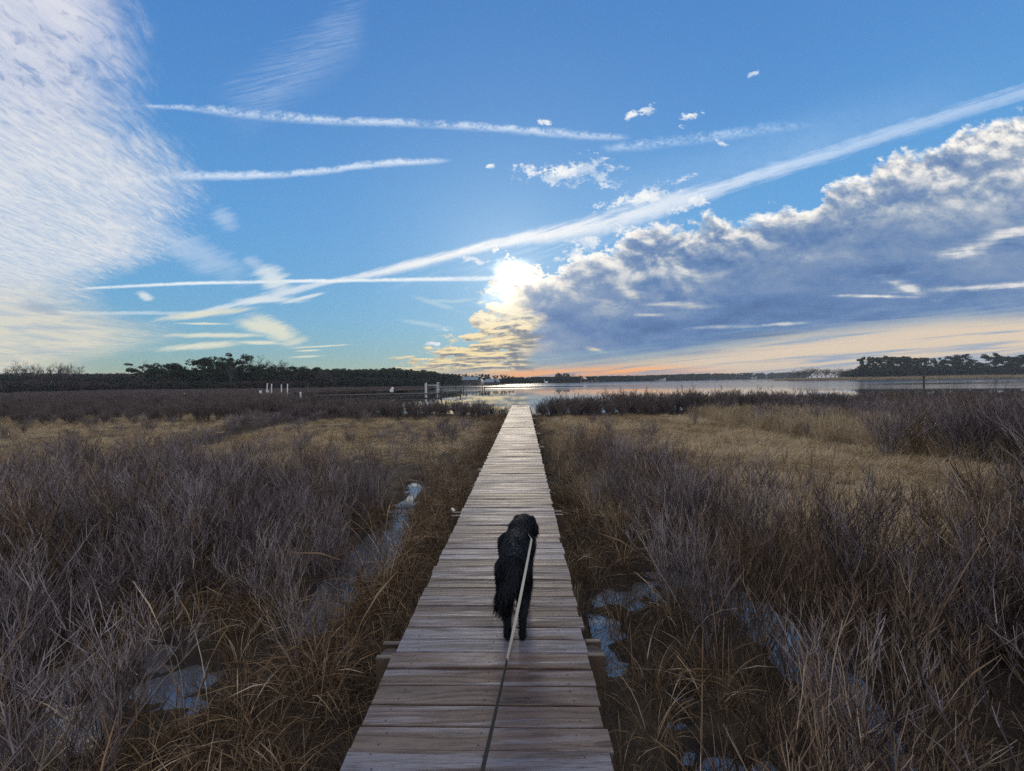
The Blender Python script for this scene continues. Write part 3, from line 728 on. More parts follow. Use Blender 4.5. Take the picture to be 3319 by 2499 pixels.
def jitter_grid(x0, x1, y0, y1, s, rng):
    xs = np.arange(x0, x1, s); ys = np.arange(y0, y1, s)
    X, Y = np.meshgrid(xs, ys); X = X.ravel() + rng.uniform(-0.5, 0.5, X.size) * s; Y = Y.ravel() + rng.uniform(-0.5, 0.5, Y.size) * s
    return X, Y
def in_view(x, y, m=3.0): return (y > -1.5) & (np.abs(x) < 1.22 * np.maximum(y, 0) + m)
def off_deck(x, y, r): return (np.abs(x - deck_x(y)) > r) | (y > DECK_END + 1)
def on_land(x, y, r=0.0): return poly_sd(x, y, NEAR_LAND) > r

rngS = np.random.default_rng(23)
def build_plants():
    rng = rngS
    # ---------------- shrubs: where each one stands
    S = []   # x, y, height scale, width scale, kind
    def zone(X, Y):
        mr = np.maximum(poly_sd(X, Y, MEADOW_R), np.maximum(poly_sd(X, Y, MEADOW_L), poly_sd(X, Y, MEADOW_LB)))
        tr = poly_sd(X, Y, TALL_R)
        return mr + (vnoise(X, Y, 1.2, 41, 3) - 0.5) * 1.6, tr
    def drop(x0, x1, y0, y1, s, fn):
        X, Y = jitter_grid(x0, x1, y0, y1, s, rng)
        k = in_view(X, Y) & off_deck(X, Y, 0.95) & on_land(X, Y, 0.3); X, Y = X[k], Y[k]
        mr, tr = zone(X, Y)
        h, w, kind, keep = fn(X, Y, mr, tr)
        for i in np.nonzero(keep)[0]: S.append((X[i], Y[i], h[i], w[i], kind[i]))
    dens = lambda X, Y: vnoise(X, Y, 2.2, 77, 3)
    def near(X, Y, mr, tr):
        dk = np.abs(X - deck_x(Y)); wt = wet(X, Y)
        left = X < deck_x(Y)
        p = 0.92 * sstep(dk, np.where(left, 1.5, 1.15), np.where(left, 2.5, 1.9)) * (1 - sstep(mr, -0.5, 0.2)) * (1 - 0.85 * sstep(wt, 0.3, 0.7)) * (0.55 + 0.9 * dens(X, Y))
        p *= 1 - 0.6 * sstep(tr, 0, 1)
        near_left = left & (Y < 4.6) & (X > -3.4)
        p *= np.where(near_left, 0.25, 1.0)
        keep = rng.uniform(0, 1, len(X)) < p
        h = rng.uniform(0.78, 1.12, len(X)) * (0.82 + 0.34 * dens(X, Y))
        h = np.where(~left & (X > 5.0), h * (1.12 + 0.02 * (X - 5.0)), h)
        h = np.where(left & (X > -4.6) & (Y < 9), h * 0.84, h)
        h = np.where(~left & (dk < 3.5) & (Y > 6), h * 0.86, h)
        h = np.where(left, h * np.interp(Y, [0, 3, 6, 9], [1.0, 0.98, 0.90, 0.80]), h)
        p = np.where(left & (Y > 9.2), 0.12, p); keep = rng.uniform(0, 1, len(X)) < p
        h *= 0.70 + 0.30 * sstep(dk, 0.9, 3.2)
        w = h * rng.uniform(0.85, 1.2, len(X))
        kind = np.where((~left & (Y < 6.5) & (rng.uniform(0, 1, len(X)) < 0.6)) | (rng.uniform(0, 1, len(X)) < 0.20 + 0.32 * (vnoise(X, Y, 1.6, 55, 2) > 0.58)), 1, 0)
        return h, w, kind, keep
    drop(-22, 24, 0.4, 14, 0.47, near)
    def middle(X, Y, mr, tr):
        p = 0.85 * (1 - sstep(mr, -0.8, 0.3)) * (0.45 + dens(X, Y)) * (1 - 0.8 * sstep(tr, -0.5, 0.6))
        p = np.maximum(p, np.where(X < 0, 0.075, 0.03) * sstep(mr, 0.3, 1.0)); p = np.where(X < 0, np.minimum(p, 0.55), p)
        edge = sstep(np.abs(X - deck_x(Y)), 1.0, 2.2)
        keep = rng.uniform(0, 1, len(X)) < p * edge
        h = rng.uniform(0.7, 1.05, len(X)) * np.where(X > 12, 0.82, np.where(X < -3, 0.55, 0.66))
        return h, h * rng.uniform(0.9, 1.35, len(X)), np.full(len(X), 2), keep
    drop(-60, 34, 16, 30, 0.72, middle)
    def shore(X, Y, mr, tr):
        sd = poly_sd(X, Y, NEAR_LAND)
        p = sstep(sd, 0.2, 1.0) * (1 - sstep(sd, 4.5, 8.0)) * 0.97
        p = np.maximum(p, np.where(X > 13, 0.30, 0.0))
        p = np.maximum(p, 0.5 * (X < -14) * dens(X, Y) * 1.5)
        keep = rng.uniform(0, 1, len(X)) < p
        h = rng.uniform(0.8, 1.12, len(X)) * np.where(X > 1.2, np.interp(X, [1.2, 3, 8, 14, 24, 40], [0.62, 0.90, 1.02, 1.06, 0.86, 0.76]), np.interp(X, [-60, -20, -8, -2, 0], [0.75, 0.78, 0.78, 0.78, 0.5]) * np.where(X < -12, 0.45 + 1.05 * vnoise(X, Y, 4.0, 88, 3), 1.0))
        return h, h * rng.uniform(1.0, 1.4, len(X)), np.full(len(X), 3), keep
    drop(-85, 62, 28, 66, 0.85, shore)
    S_ = sorted(S, key=lambda s: -(s[2] / max(math.hypot(s[0], s[1]), 0.5)) if abs(s[0]) < 1.14 * s[1] + 0.4 and s[1] > 0.4 else 1)
    obs = {0: T_NEAR[1], 1: T_BROWN[1]}
    nT = 0; rest = []
    for (x, y, h, w, kind) in S_:
        if kind < 2 and nT < 296 and abs(x) < 1.14 * y + 0.6 and y > 0.4:
            src = obs[kind][rng.integers(len(obs[kind]))]
            o = bpy.data.objects.new('marsh_shrub' if kind == 0 else 'brown_shrub', src.data); COL.objects.link(o)
            o.location = (x, y, gz(x, y)); o.rotation_euler = (0, 0, rng.uniform(0, 6.28)); o.scale = (w, w, h)
            sidew = 'left' if x < deck_x(y) else 'right'
            if kind == 0:
                if y < 6: tag(o, f'leafless grey purple shrub close to the viewer in the thicket {sidew} of the boardwalk', 'shrub', f'grey shrubs near the viewer {sidew} of the boardwalk')
                else: tag(o, f'leafless grey purple shrub further out in the thicket {sidew} of the boardwalk', 'shrub', f'grey shrubs further out {sidew} of the boardwalk')
            else:
                if y < 6: tag(o, f'brown stiff bare shrub close to the viewer {sidew} of the boardwalk', 'shrub', f'brown shrubs near the viewer {sidew} of the boardwalk')
                else: tag(o, f'brown bare shrub further out among grey shrubs {sidew} of the boardwalk', 'shrub', f'brown shrubs further out {sidew} of the boardwalk')
            nT += 1
        else: rest.append((x, y, h, w, kind))
    for kinds, tset, nm, lb in (((0, 1, 2), T_MID, 'marsh_scrub', 'grey leafless scrub covering the middle of the marsh'), ((3,), T_DARK, 'shore_scrub', 'dark leafless scrub along the edge of the water')):
        A = np.array([r for r in rest if r[4] in kinds])
        if len(A):
            z = height(A[:, 0], A[:, 1])
            scatter_stuff(nm, np.stack([A[:, 0], A[:, 1], z], -1), rng.uniform(0, 6.28, len(A)), np.stack([A[:, 3], A[:, 3], A[:, 2]], -1), rng.integers(0, 50, len(A)), tset[0], lb)
            print(nm, len(A))
    print('shrub things', nT)
    # ---------------- grasses
    def grass(name, col, label, areas, fn):
        P = []; RZ = []; SC_ = []
        for (x0, x1, y0, y1, s) in areas:
            X, Y = jitter_grid(x0, x1, y0, y1, s, rng)
            k = in_view(X, Y) & off_deck(X, Y, 0.64) & on_land(X, Y, 0.1); X, Y = X[k], Y[k]
            mr, tr = zone(X, Y)
            p, sc, rz = fn(X, Y, mr, tr, s)
            k = rng.uniform(0, 1, len(X)) < p
            P.append(np.stack([X[k], Y[k], height(X[k], Y[k])], -1)); SC_.append(np.repeat(sc[k][:, None], 3, 1)); RZ.append(rz[k])
        P = np.concatenate(P); SC_ = np.concatenate(SC_); RZ = np.concatenate(RZ)
        print(name, len(P))
        scatter_stuff(name, P, RZ, SC_, rng.integers(0, 60, len(P)), col[0], label)
    def tan(X, Y, mr, tr, s):
        dk = np.abs(X - deck_x(Y)); left = X < deck_x(Y); wt = wet(X, Y)
        p = sstep(dk, 0.62, 0.8) * (1 - sstep(dk, np.where(left, 1.7, 1.0), np.where(left, 2.9, 1.7))) * np.where(left, 0.95, 0.62)
        p = np.maximum(p, 0.13 * (dens(X, Y) > 0.45))
        p *= (1 - 0.9 * sstep(wt, 0.3, 0.8)) * (1 - sstep(mr, -0.3, 0.5))
        near_left = left & (Y < 4.6) & (X > -3.6) & (dk > 0.7)
        p = np.where(near_left & (wt < 0.2), np.maximum(p, 0.75), p)
        sc = rng.uniform(0.62, 1.15, len(X)) * np.where(dk < 1.0, 0.78, 1.0)
        return p, sc, rng.uniform(0, 6.28, len(X))
    grass('tan_grass', T_TAN, 'tan dead grass arching over beside the boardwalk', [(-9, 7, 0.6, 9, 0.20), (-5, 4, 9, 31, 0.34)], tan)
    def dkg(X, Y, mr, tr, s):
        p = 0.75 * (1 - 0.9 * sstep(wet(X, Y), 0.35, 0.8)) * (1 - sstep(mr, -0.2, 0.6))
        return p, rng.uniform(0.6, 1.15, len(X)), rng.uniform(0, 6.28, len(X))
    grass('brown_grass', T_DKG, 'low brown dead grass under the marsh shrubs', [(-12, 12, 0.4, 9, 0.27), (-26, 26, 9, 31, 0.55)], dkg)
    def hay(X, Y, mr, tr, s):
        p = 0.97 * sstep(mr, -0.4, 0.3)
        a = vnoise(X, Y, 2.4, 61, 2) * 8.0 + vnoise(X, Y, 0.9, 62, 2) * 2.0 + rng.normal(0, 0.35, len(X))
        m2 = vnoise(X, Y, 0.75, 63, 3)
        return p * (0.45 + 0.9 * sstep(m2, 0.28, 0.5)), rng.uniform(0.7, 1.15, len(X)) * (0.35 + 1.25 * m2), a
    grass('salt_hay', T_HAY, 'golden matted salt hay in the open parts of the marsh', [(4, 15, 6, 15, 0.19), (1, 13, 15, 31, 0.25), (-17, -6, 10, 22, 0.27), (-48, 0, 13, 40, 0.42)], hay)
    def stalk(X, Y, mr, tr, s):
        p = 0.34 * (1 - sstep(mr, 0.5, 1.5)) * sstep(np.abs(X - deck_x(Y)), 1.15, 1.3) * (0.3 + 1.2 * vnoise(X, Y, 1.1, 71, 2))
        return p, rng.uniform(0.6, 1.15, len(X)), rng.uniform(0, 6.28, len(X))
    grass('dry_stalks', T_STALK, 'single dry tan stalks with drooping seed heads among the shrubs', [(-9, 9, 0.8, 10, 0.36)], stalk)
    def reed(X, Y, mr, tr, s):
        n = vnoise(X, Y, 1.5, 91, 3)
        p = 0.95 * sstep(tr, -0.6, 0.4) * sstep(n, 0.12, 0.45)
        rb = sstep(X, 1.0, 1.4) * (1 - sstep(X, 2.6, 3.8)) * sstep(Y, 6.0, 7.5) * (1 - sstep(Y, 14, 18))
        p = np.maximum(p, 0.8 * rb)
        return p, rng.uniform(0.6, 1.1, len(X)) * np.where(tr > -0.5, 0.95, 0.6), rng.uniform(-0.9, 0.9, len(X))
    grass('reeds', T_REED, 'pale dry reeds standing behind the golden hay', [(0.5, 19, 6, 31, 0.36)], reed)
build_plants()
# ------------------------------------------------------------------ boardwalk
def wood_material(name, dark, mid, pale, sheen_col, planks=True):
    m, T, p = material(name)
    P = coord(T); x, y, z = T.sep(P)
    r = geo(T, 'Random Per Island')
    off = T.xyz(r * 37.0, r * 91.0, r * 13.0)
    Q = T.vmath('ADD', P, off)
    qx, qy, qz = T.sep(Q)
    kn = T.voro(T.xyz(qx * 1.05, qy * 4.6, 0.0), 1.0, 'F1', 'Distance')
    knot = T.step(kn, 0.115, 0.06); halo = T.math('EXPONENT', kn * kn * -22.0)
    flow = qy * 130.0 + T.noise(T.xyz(qx * 1.1, qy * 6.0, qz), 1.0, 3, 0.5) * 22.0 + halo * 12.0
    ring = (T.math('SINE', flow) * 0.5 + 0.5) ** 0.6
    fib = T.noise(T.xyz(qx * 7.0, qy * 210.0, qz * 60.0), 1.0, 4, 0.7)
    blot = T.noise(T.xyz(qx * 2.2, qy * 9.0, r), 1.0, 4, 0.6)
    stain = T.noise(T.xyz(qx * 3.0, qy * 12.0, r * 5.0), 1.0, 4, 0.65)
    c = T.mix((ring * 0.5 + T.step(fib, 0.25, 0.75) * 0.6 - T.step(stain, 0.42, 0.26) * 0.7).clamp(), dark, mid)
    c = T.mix(T.step(blot, 0.42, 0.72) * 0.75, c, pale)
    c = T.mix(T.step(fib, 0.66, 0.8) * 0.4, c, pale)
    # worn patches drawn out along the board, sky sheen painted into their colour
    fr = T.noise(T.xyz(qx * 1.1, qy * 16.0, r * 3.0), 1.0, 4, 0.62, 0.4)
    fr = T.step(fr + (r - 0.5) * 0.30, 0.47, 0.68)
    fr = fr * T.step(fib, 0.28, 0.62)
    c = T.mix(fr * 0.58, c, sheen_col)
    c = T.mix(knot * 0.75, c, dark)
    tint = T.ramp(r, [(0.0, (0.82, 0.78, 0.76)), (0.35, (1.0, 0.97, 0.95)), (0.7, (1.12, 1.06, 1.02)), (1.0, (0.92, 0.98, 1.05))])
    c = T.vmath('MULTIPLY', c, tint)
    rough = 0.56 - fr * 0.20 + (fib - 0.5) * 0.25 + (r - 0.5) * 0.16
    setp(T, p, base=c, rough=rough.clamp(), spec=0.42, normal=bump(T, ring * 0.5 + fib * 1.0 + knot * 0.5, 0.8, 0.003))
    return m
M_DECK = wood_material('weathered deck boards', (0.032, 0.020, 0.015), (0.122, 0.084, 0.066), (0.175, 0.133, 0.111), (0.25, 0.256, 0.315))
M_BEAM = wood_material('weathered timber', (0.03, 0.021, 0.015), (0.09, 0.062, 0.043), (0.15, 0.112, 0.082), (0.20, 0.19, 0.19))
def build_boardwalk():
    rng = np.random.default_rng(5)
    root = tag(empty('boardwalk', (float(deck_x(0)), 0, 0), 0.0), 'long straight wooden boardwalk of weathered planks running out to the water', 'boardwalk')
    V = []; Fq = []; NAILS = []
    y = -1.2; ang = -math.atan(0.0255) * 1.0
    prof = [(-0.0685, -0.026), (-0.0685, -0.004), (-0.0655, 0.0), (-0.033, -0.0012), (0.0, -0.0018), (0.033, -0.0012), (0.0655, 0.0), (0.0685, -0.004), (0.0685, -0.026)]
    K = len(prof); nseg = 7
    while y < DECK_END:
        yc = y + 0.0695
        L0 = -0.602 + rng.normal(0, 0.006); L1 = 0.602 + rng.normal(0, 0.006)
        tilt = rng.normal(0, 0.016); yaw = rng.normal(0, 0.0022) - 0.006; cup = rng.uniform(-0.8, 2.4); dz = rng.normal(0, 0.0016) - (0.004 if rng.uniform() < 0.1 else 0)
        roll = rng.normal(0, 0.002); b = len(V)
        bow = rng.normal(0, 0.003)
        for i in range(nseg + 1):
            x = L0 + (L1 - L0) * i / nseg
            wz = bow * (1 - (2 * i / nseg - 1) ** 2) + rng.normal(0, 0.0004)
            tw = tilt * (1 + 0.35 * math.sin(i * 1.3 + y * 7))
            for (py, pz) in prof:
                zz = pz * (cup if -0.03 < pz < 0 and abs(py) < 0.05 else 1) + wz + dz + py * tw + x * roll
                V.append((0.0255 * yc + x, yc + py + x * yaw - 0.0255 * x, zz))
        for i in range(nseg):
            for k in range(K):
                a = b + i * K + k; c = b + i * K + (k + 1) % K
                Fq.append((a, c, c + K, a + K))
        Fq.append(tuple(b + k for k in range(K))[::-1]); Fq.append(tuple(b + nseg * K + k for k in range(K)))
        for nx_ in (-0.545, -0.47, 0.0, 0.47):
            for ny in ((-0.036, 0.036) if nx_ != -0.545 else ()):
                hx, hy = nx_ + rng.normal(0, 0.012), ny + rng.normal(0, 0.006); nb = len(V)
                for a_ in range(6): V.append((0.0255 * yc + hx + 0.0052 * math.cos(a_ * 1.0472), yc + hy + hx * yaw - 0.0255 * hx + 0.0052 * math.sin(a_ * 1.0472), dz + hy * tilt + hx * roll + 0.0008 + bow * (1 - (hx / 0.6) ** 2)))
                NAILS.append(len(Fq)); Fq.append(tuple(nb + a_ for a_ in range(6)))
        y += 0.139 + rng.uniform(0.005, 0.012)
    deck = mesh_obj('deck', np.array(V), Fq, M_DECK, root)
    mn, Tn, pn = material('rusty nail heads'); setp(Tn, pn, base=(0.035, 0.022, 0.017), rough=0.6)
    deck.data.materials.append(mn)
    for i_ in NAILS: deck.data.polygons[i_].material_index = 1
    for s in (-0.47, 0.0, 0.47):
        MB().bar((s - 0.03, -1.2, -0.10), (s - 0.03 + 0.0255 * 33, 31.7, -0.10), 0.04, 0.14).build('joist', M_BEAM, root)
    k = 0; yb = 2.90
    while yb < 31.5:
        cx = 0.0255 * yb
        e = [0.115, 0.115, 0.02, 0.15, 0.17, 0.09, 0.12, 0.06, 0.1, 0.08, 0.1][k % 11]; el = [0.125, 0.13, 0.10, 0.03, 0.10, 0.07, 0.11, 0.06, 0.08, 0.05, 0.08][k % 11]
        for dy in (-0.075, 0.075):
            a = Vector((cx - 0.602 - el, yb + dy, -0.135)); b_ = Vector((cx + 0.602 + e, yb + dy, -0.135))
            MB().bar(a, b_, 0.038, 0.20).build('cross_beam', M_BEAM, root, bevel=0.004)
        for sx in (-1, 1):
            px = cx + sx * (0.602 + (e if sx > 0 else el) - 0.065)
            g = gz(px + float(deck_x(0)), yb)
            MB().tube([(px, yb, g - 0.4), (px, yb, -0.055)], 0.055, 10).build('post', M_BEAM, root)
        yb += 2.98; k += 1
build_boardwalk()
def build_scrap():
    p = on_z(980, 1112, -0.10)
    m, T, q = material('pale sawn wood'); setp(T, q, base=T.mix(T.noise(coord(T), 30, 3), (0.42, 0.38, 0.33), (0.62, 0.58, 0.52)), rough=0.7)
    o = MB().box((0, 0, 0), (0.035, 0.11, 0.02)).build('board_offcut', m, None, bevel=0.003)
    o.location = (p.x - 0.01, p.y, -0.12 + 0.09); o.rotation_euler = (0.05, 0.1, 0.35)
    tag(o, 'small pale board offcut sticking out from the left edge of the boardwalk', 'board')
build_scrap()
# ------------------------------------------------------------------ dog
def capsule_cloud(caps):
    bm = bmesh.new()
    for (a, b, ra, rb) in caps:
        a, b = Vector(a), Vector(b); n = 6
        for i in range(n + 1):
            t = i / n; c = a.lerp(b, t); r = ra + (rb - ra) * t
            bmesh.ops.create_icosphere(bm, subdivisions=2, radius=r, matrix=Matrix.Translation(c))
    return bm
def build_dog():
    pl, pr = on_z(1093, 1393, 0.0), on_z(1131, 1395, 0.0)
    ox, oy = (pl.x + pr.x) / 2, (pl.y + pr.y) / 2 + 0.04
    hx = abs(pr.x - pl.x) / 2
    root = tag(empty('dog', (ox, oy, 0.0), -0.035), 'shaggy black dog standing on the boardwalk seen from behind, head turned to the right', 'dog')
    caps = []
    def ch(pts, rad):
        for i in range(len(pts) - 1): caps.append((pts[i], pts[i + 1], rad[i], rad[i + 1]))
    ch([(-0.012, 0.10, 0.465), (-0.012, 0.30, 0.475), (0.0, 0.48, 0.46), (0.01, 0.66, 0.45)], [0.096, 0.104, 0.106, 0.110])
    ch([(0.0, 0.60, 0.41), (0.01, 0.70, 0.41)], [0.105, 0.095])
    ch([(0.015, 0.70, 0.50), (0.048, 0.82, 0.50), (0.07, 0.92, 0.485)], [0.09, 0.08, 0.082])          # neck and skull
    ch([(0.085, 0.945, 0.465), (0.125, 1.02, 0.425), (0.15, 1.06, 0.405)], [0.062, 0.044, 0.034])          # muzzle
    ch([(0.14, 0.90, 0.535), (0.162, 0.885, 0.47), (0.155, 0.885, 0.40)], [0.026, 0.034, 0.022])        # ears
    ch([(0.0, 0.93, 0.535), (-0.022, 0.935, 0.47), (-0.02, 0.94, 0.41)], [0.026, 0.034, 0.022])
    for s in (-1, 1):
        x = s * hx
        ch([(x * 1.02 - 0.01, 0.12, 0.44), (x * 1.08 - 0.006, 0.15, 0.33), (x * 1.15, 0.12, 0.245), (x * 1.05, 0.015, 0.165), (x, 0.005, 0.10), (x, 0.02, 0.035), (x, 0.065, 0.024)],
           [0.080, 0.074, 0.050, 0.033, 0.026, 0.028, 0.028])
        ch([(s * 0.085, 0.64, 0.42), (s * 0.08, 0.62, 0.27), (s * 0.072, 0.64, 0.17), (s * 0.07, 0.64, 0.04), (s * 0.07, 0.68, 0.028)], [0.08, 0.056, 0.04, 0.034, 0.03])
    ch([(0.0, 0.03, 0.52), (0.0, -0.045, 0.475), (-0.02, -0.075, 0.42)], [0.05, 0.042, 0.042])
    tail = [(-0.02, -0.075, 0.42), (-0.058, -0.085, 0.385), (-0.082, -0.078, 0.34), (-0.078, -0.062, 0.29), (-0.05, -0.05, 0.265)]
    ch(tail, [0.036, 0.042, 0.044, 0.036, 0.02])
    bm = capsule_cloud(caps)
    me = bpy.data.meshes.new('tmp'); bm.to_mesh(me); bm.free()
    tmp = bpy.data.objects.new('tmp', me); COL.objects.link(tmp)
    md = tmp.modifiers.new('r', 'REMESH'); md.mode = 'VOXEL'; md.voxel_size = 0.009
    sm = tmp.modifiers.new('s', 'SMOOTH'); sm.factor = 0.5; sm.iterations = 9
    dg = bpy.context.evaluated_depsgraph_get(); dg.update()
    body_me = bpy.data.meshes.new_from_object(tmp.evaluated_get(dg)); body_me.name = 'body'
    COL.objects.unlink(tmp); bpy.data.objects.remove(tmp)
    m, T, p = material('black coat')
    P = coord(T); x, y, z = T.sep(P)
    n = T.noise(P, 14.0, 4, 0.6)
    grz = T.step(y, 0.42, 0.58) * T.step(y, 0.92, 0.72) * T.step(z, 0.50, 0.58) * T.step(n, 0.30, 0.70)
    c = T.mix(grz * 0.30, T.mix(n, (0.006, 0.007, 0.010), (0.014, 0.016, 0.023)), (0.105, 0.085, 0.078))
    setp(T, p, base=c, rough=0.65, spec=0.14)
    body_me.materials.clear(); body_me.materials.append(m)
    body = bpy.data.objects.new('body', body_me); COL.objects.link(body); body.parent = root
    body_me.polygons.foreach_set('use_smooth', np.ones(len(body_me.polygons), dtype=bool))
    # coat: many tapered locks lying back and down
    rng = np.random.default_rng(3)
    nv = len(body_me.vertices); co = np.zeros(nv * 3); body_me.vertices.foreach_get('co', co); co = co.reshape(-1, 3)
    npoly = len(body_me.polygons); cen = np.zeros(npoly * 3); nor = np.zeros(npoly * 3); ar = np.zeros(npoly)
    body_me.polygons.foreach_get('center', cen); body_me.polygons.foreach_get('normal', nor); body_me.polygons.foreach_get('area', ar)
    cen = cen.reshape(-1, 3); nor = nor.reshape(-1, 3)
    N = 46000
    pick = rng.choice(npoly, N, p=ar / ar.sum())
    b = cen[pick] + rng.normal(0, 0.004, (N, 3)); nn = nor[pick]
    # clumps: neighbours share a direction
    clump = np.stack([vnoise(b[:, 0] + b[:, 2] * 1.7, b[:, 1] - b[:, 2], 0.028, s, 2) - 0.5 for s in (1, 2, 3)], -1) * 2
    comb = np.array([0, -0.55, -0.75])[None] + clump * 0.42 + rng.normal(0, 0.10, (N, 3))
    comb = unit(comb - nn * (comb * nn).sum(1, keepdims=True))
    d = unit(comb * 0.95 + nn * 0.26)
    zz = b[:, 2]; low = zz < 0.19
    L = np.where(zz < 0.24, 0.009, 0.040) * rng.uniform(0.6, 1.3, N)
    tl = (b[:, 1] < -0.02) & (zz > 0.17) & (zz < 0.5); L = np.where(tl, L * 1.25, L)
    fth = (zz > 0.25) & (zz < 0.36) & (b[:, 1] < 0.12); L = np.where(fth, L * 1.25, L)
    k = 4; t = np.linspace(0, 1, k)
    Pth = b[:, None] + d[:, None] * (t[None, :, None] * L[:, None, None]) + (np.array([0, 0, -0.45]) + clump[:, :] * 0.25)[:, None] * (t[None, :, None] ** 2 * L[:, None, None])
    Pth += (np.sin(t * 6.0)[None, :, None] * clump[:, None, ::-1] * 0.16) * L[:, None, None]
    Pth[..., 2] = np.maximum(Pth[..., 2], 0.004)
    sd = unit(np.cross(d, nn + rng.normal(0, 0.3, (N, 3))))
    V, Fq = ribbons(Pth, 0.0062 * np.array([0.9, 1.0, 0.7, 0.1])[None] * rng.uniform(0.5, 1.2, (N, 1)), sd)
    mesh_obj('fur_coat', V, Fq, m, root)
    # pads of the hind paws and a dark nose
    mn, T2, p2 = material('dark nose'); setp(T2, p2, base=(0.008, 0.008, 0.009), rough=0.35)
    bm2 = bmesh.new(); bmesh.ops.create_icosphere(bm2, subdivisions=2, radius=0.018)
    me2 = bpy.data.meshes.new('nose'); bm2.to_mesh(me2); bm2.free(); me2.materials.append(mn)
    nose = bpy.data.objects.new('nose', me2); COL.objects.link(nose); nose.parent = root; nose.location = (0.165, 1.085, 0.402)
    root.scale = (0.87, 1.0, 0.985)
    return root
DOG = build_dog()
def build_leash():
    a0 = on_y(1138, 1150, 3.62) ; a = on_y(1148, 1163, 3.22) 
    b = on_y(1118, 1310, 2.62); c = on_y(1095, 1425, 1.95); e = on_y(1040, 1665, 1.18)
    end = Vector((-0.16, 0.42, 1.02))
    pts = [a, b, c, e, end]
    pts = [a, a.lerp(e, 0.33) , a.lerp(e, 0.66), e, end]
    # pull each point onto its line of the photo while keeping an even slope
    n = 60; V = []
    P = []
    for i in range(n + 1):
        t = i / n
        q = a.lerp(e, (t - 0.08) / 0.74) if 0.08 <= t <= 0.82 else (e.lerp(end, (t - 0.82) / 0.18) if t > 0.5 else a0.lerp(a, t / 0.08))
        q = q + Vector((0, 0, -0.03 * math.sin(math.pi * min(max(t - 0.08, 0) / 0.8, 1))))
        P.append(q)
    for i, q in enumerate(P):
        t = i / n
        tg = (P[min(i + 1, n)] - P[max(i - 1, 0)]).normalized()
        s0 = tg.cross(Vector((0, 0, 1))).normalized(); u0 = s0.cross(tg)
        tw = np.interp(t, [0, 0.12, 0.34, 0.52, 0.60, 0.66, 0.85, 1.0], [R(60), R(35), R(8), R(40), R(78), R(70), R(48), R(40)])
        s = s0 * math.cos(tw) + u0 * math.sin(tw); nrm = tg.cross(s)
        w, th = 0.0070, 0.0012
        V += [q - s * w - nrm * th, q + s * w - nrm * th, q + s * w + nrm * th, q - s * w + nrm * th]
    Fq = [(i * 4 + k, i * 4 + (k + 1) % 4, i * 4 + 4 + (k + 1) % 4, i * 4 + 4 + k) for i in range(n) for k in range(4)] + [(0, 3, 2, 1), (n * 4, n * 4 + 1, n * 4 + 2, n * 4 + 3)]
    m, T, p = material('leash webbing'); n1 = T.noise(coord(T), 400, 2, 0.6)
    setp(T, p, base=T.mix(n1, (0.34, 0.31, 0.25), (0.52, 0.48, 0.40)), rough=0.8, spec=0.2)
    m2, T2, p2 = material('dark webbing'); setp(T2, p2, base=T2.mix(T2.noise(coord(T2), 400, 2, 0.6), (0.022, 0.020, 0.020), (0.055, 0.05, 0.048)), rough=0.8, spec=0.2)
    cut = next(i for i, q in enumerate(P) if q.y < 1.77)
    def strip(i0, i1):
        A = [tuple(v) for v in V[i0 * 4:(i1 + 1) * 4]]; n_ = i1 - i0
        return np.array(A), [(i * 4 + k_, i * 4 + (k_ + 1) % 4, i * 4 + 4 + (k_ + 1) % 4, i * 4 + 4 + k_) for i in range(n_) for k_ in range(4)] + [(0, 3, 2, 1), (n_ * 4, n_ * 4 + 1, n_ * 4 + 2, n_ * 4 + 3)]
    o = tag(mesh_obj('leash', *strip(0, cut), m), 'flat webbing leash, pale by the black dog and dark towards the viewer', 'leash')
    mesh_obj('dark_strap', *strip(cut, n), m2, o)  # nearer length of the leash, in a darker colour
build_leash()
# ------------------------------------------------------------------ trees
def leaf_mat(name, a, b, c):
    m, T, p = material(name)
    r = obrand(T); isl = geo(T, 'Random Per Island'); n = T.noise(coord(T), 0.7, 3, 0.6)
    setp(T, p, base=T.ramp((isl * 0.4 + n * 0.45 + r * 0.3 - 0.1).clamp(), [(0.0, a), (0.55, b), (1.0, c)]), rough=0.75, spec=0.25)
    return m
M_PINE = leaf_mat('pine needles', (0.016, 0.028, 0.014), (0.036, 0.055, 0.026), (0.075, 0.095, 0.042))
M_DOME = leaf_mat('dark evergreen leaves', (0.014, 0.024, 0.014), (0.028, 0.042, 0.023), (0.055, 0.068, 0.034))
M_BRUSH = leaf_mat('leafless brush', (0.030, 0.024, 0.023), (0.060, 0.048, 0.046), (0.105, 0.085, 0.078))
M_BARE = leaf_mat('bare branches', (0.055, 0.045, 0.042), (0.095, 0.080, 0.075), (0.15, 0.125, 0.115))
m_, T_, p_ = material('bark'); setp(T_, p_, base=T_.mix(T_.noise(coord(T_), 6, 4, 0.6), (0.05, 0.042, 0.036), (0.14, 0.115, 0.095)), rough=0.9); M_BARK = m_
def leafquads(rng, C, rad, per, size):
    """per leaves about each clump centre C (n,3) with radii rad (n,3)"""
    n = len(C); ci = np.repeat(np.arange(n), per); N = len(ci)
    v = unit(rng.normal(0, 1, (N, 3))) * (rng.uniform(0.15, 1, (N, 1)) ** 0.45)
    P = C[ci] + v * rad[ci]
    a = unit(rng.normal(0, 1, (N, 3))); b = unit(np.cross(a, rng.normal(0, 1, (N, 3)))); s = size * rng.uniform(0.5, 1.3, (N, 1))
    V = np.stack([P - a * s, P - b * s * 0.55, P + a * s, P + b * s * 0.55], 1).reshape(-1, 3)
    return V, np.arange(N * 4).reshape(-1, 4)
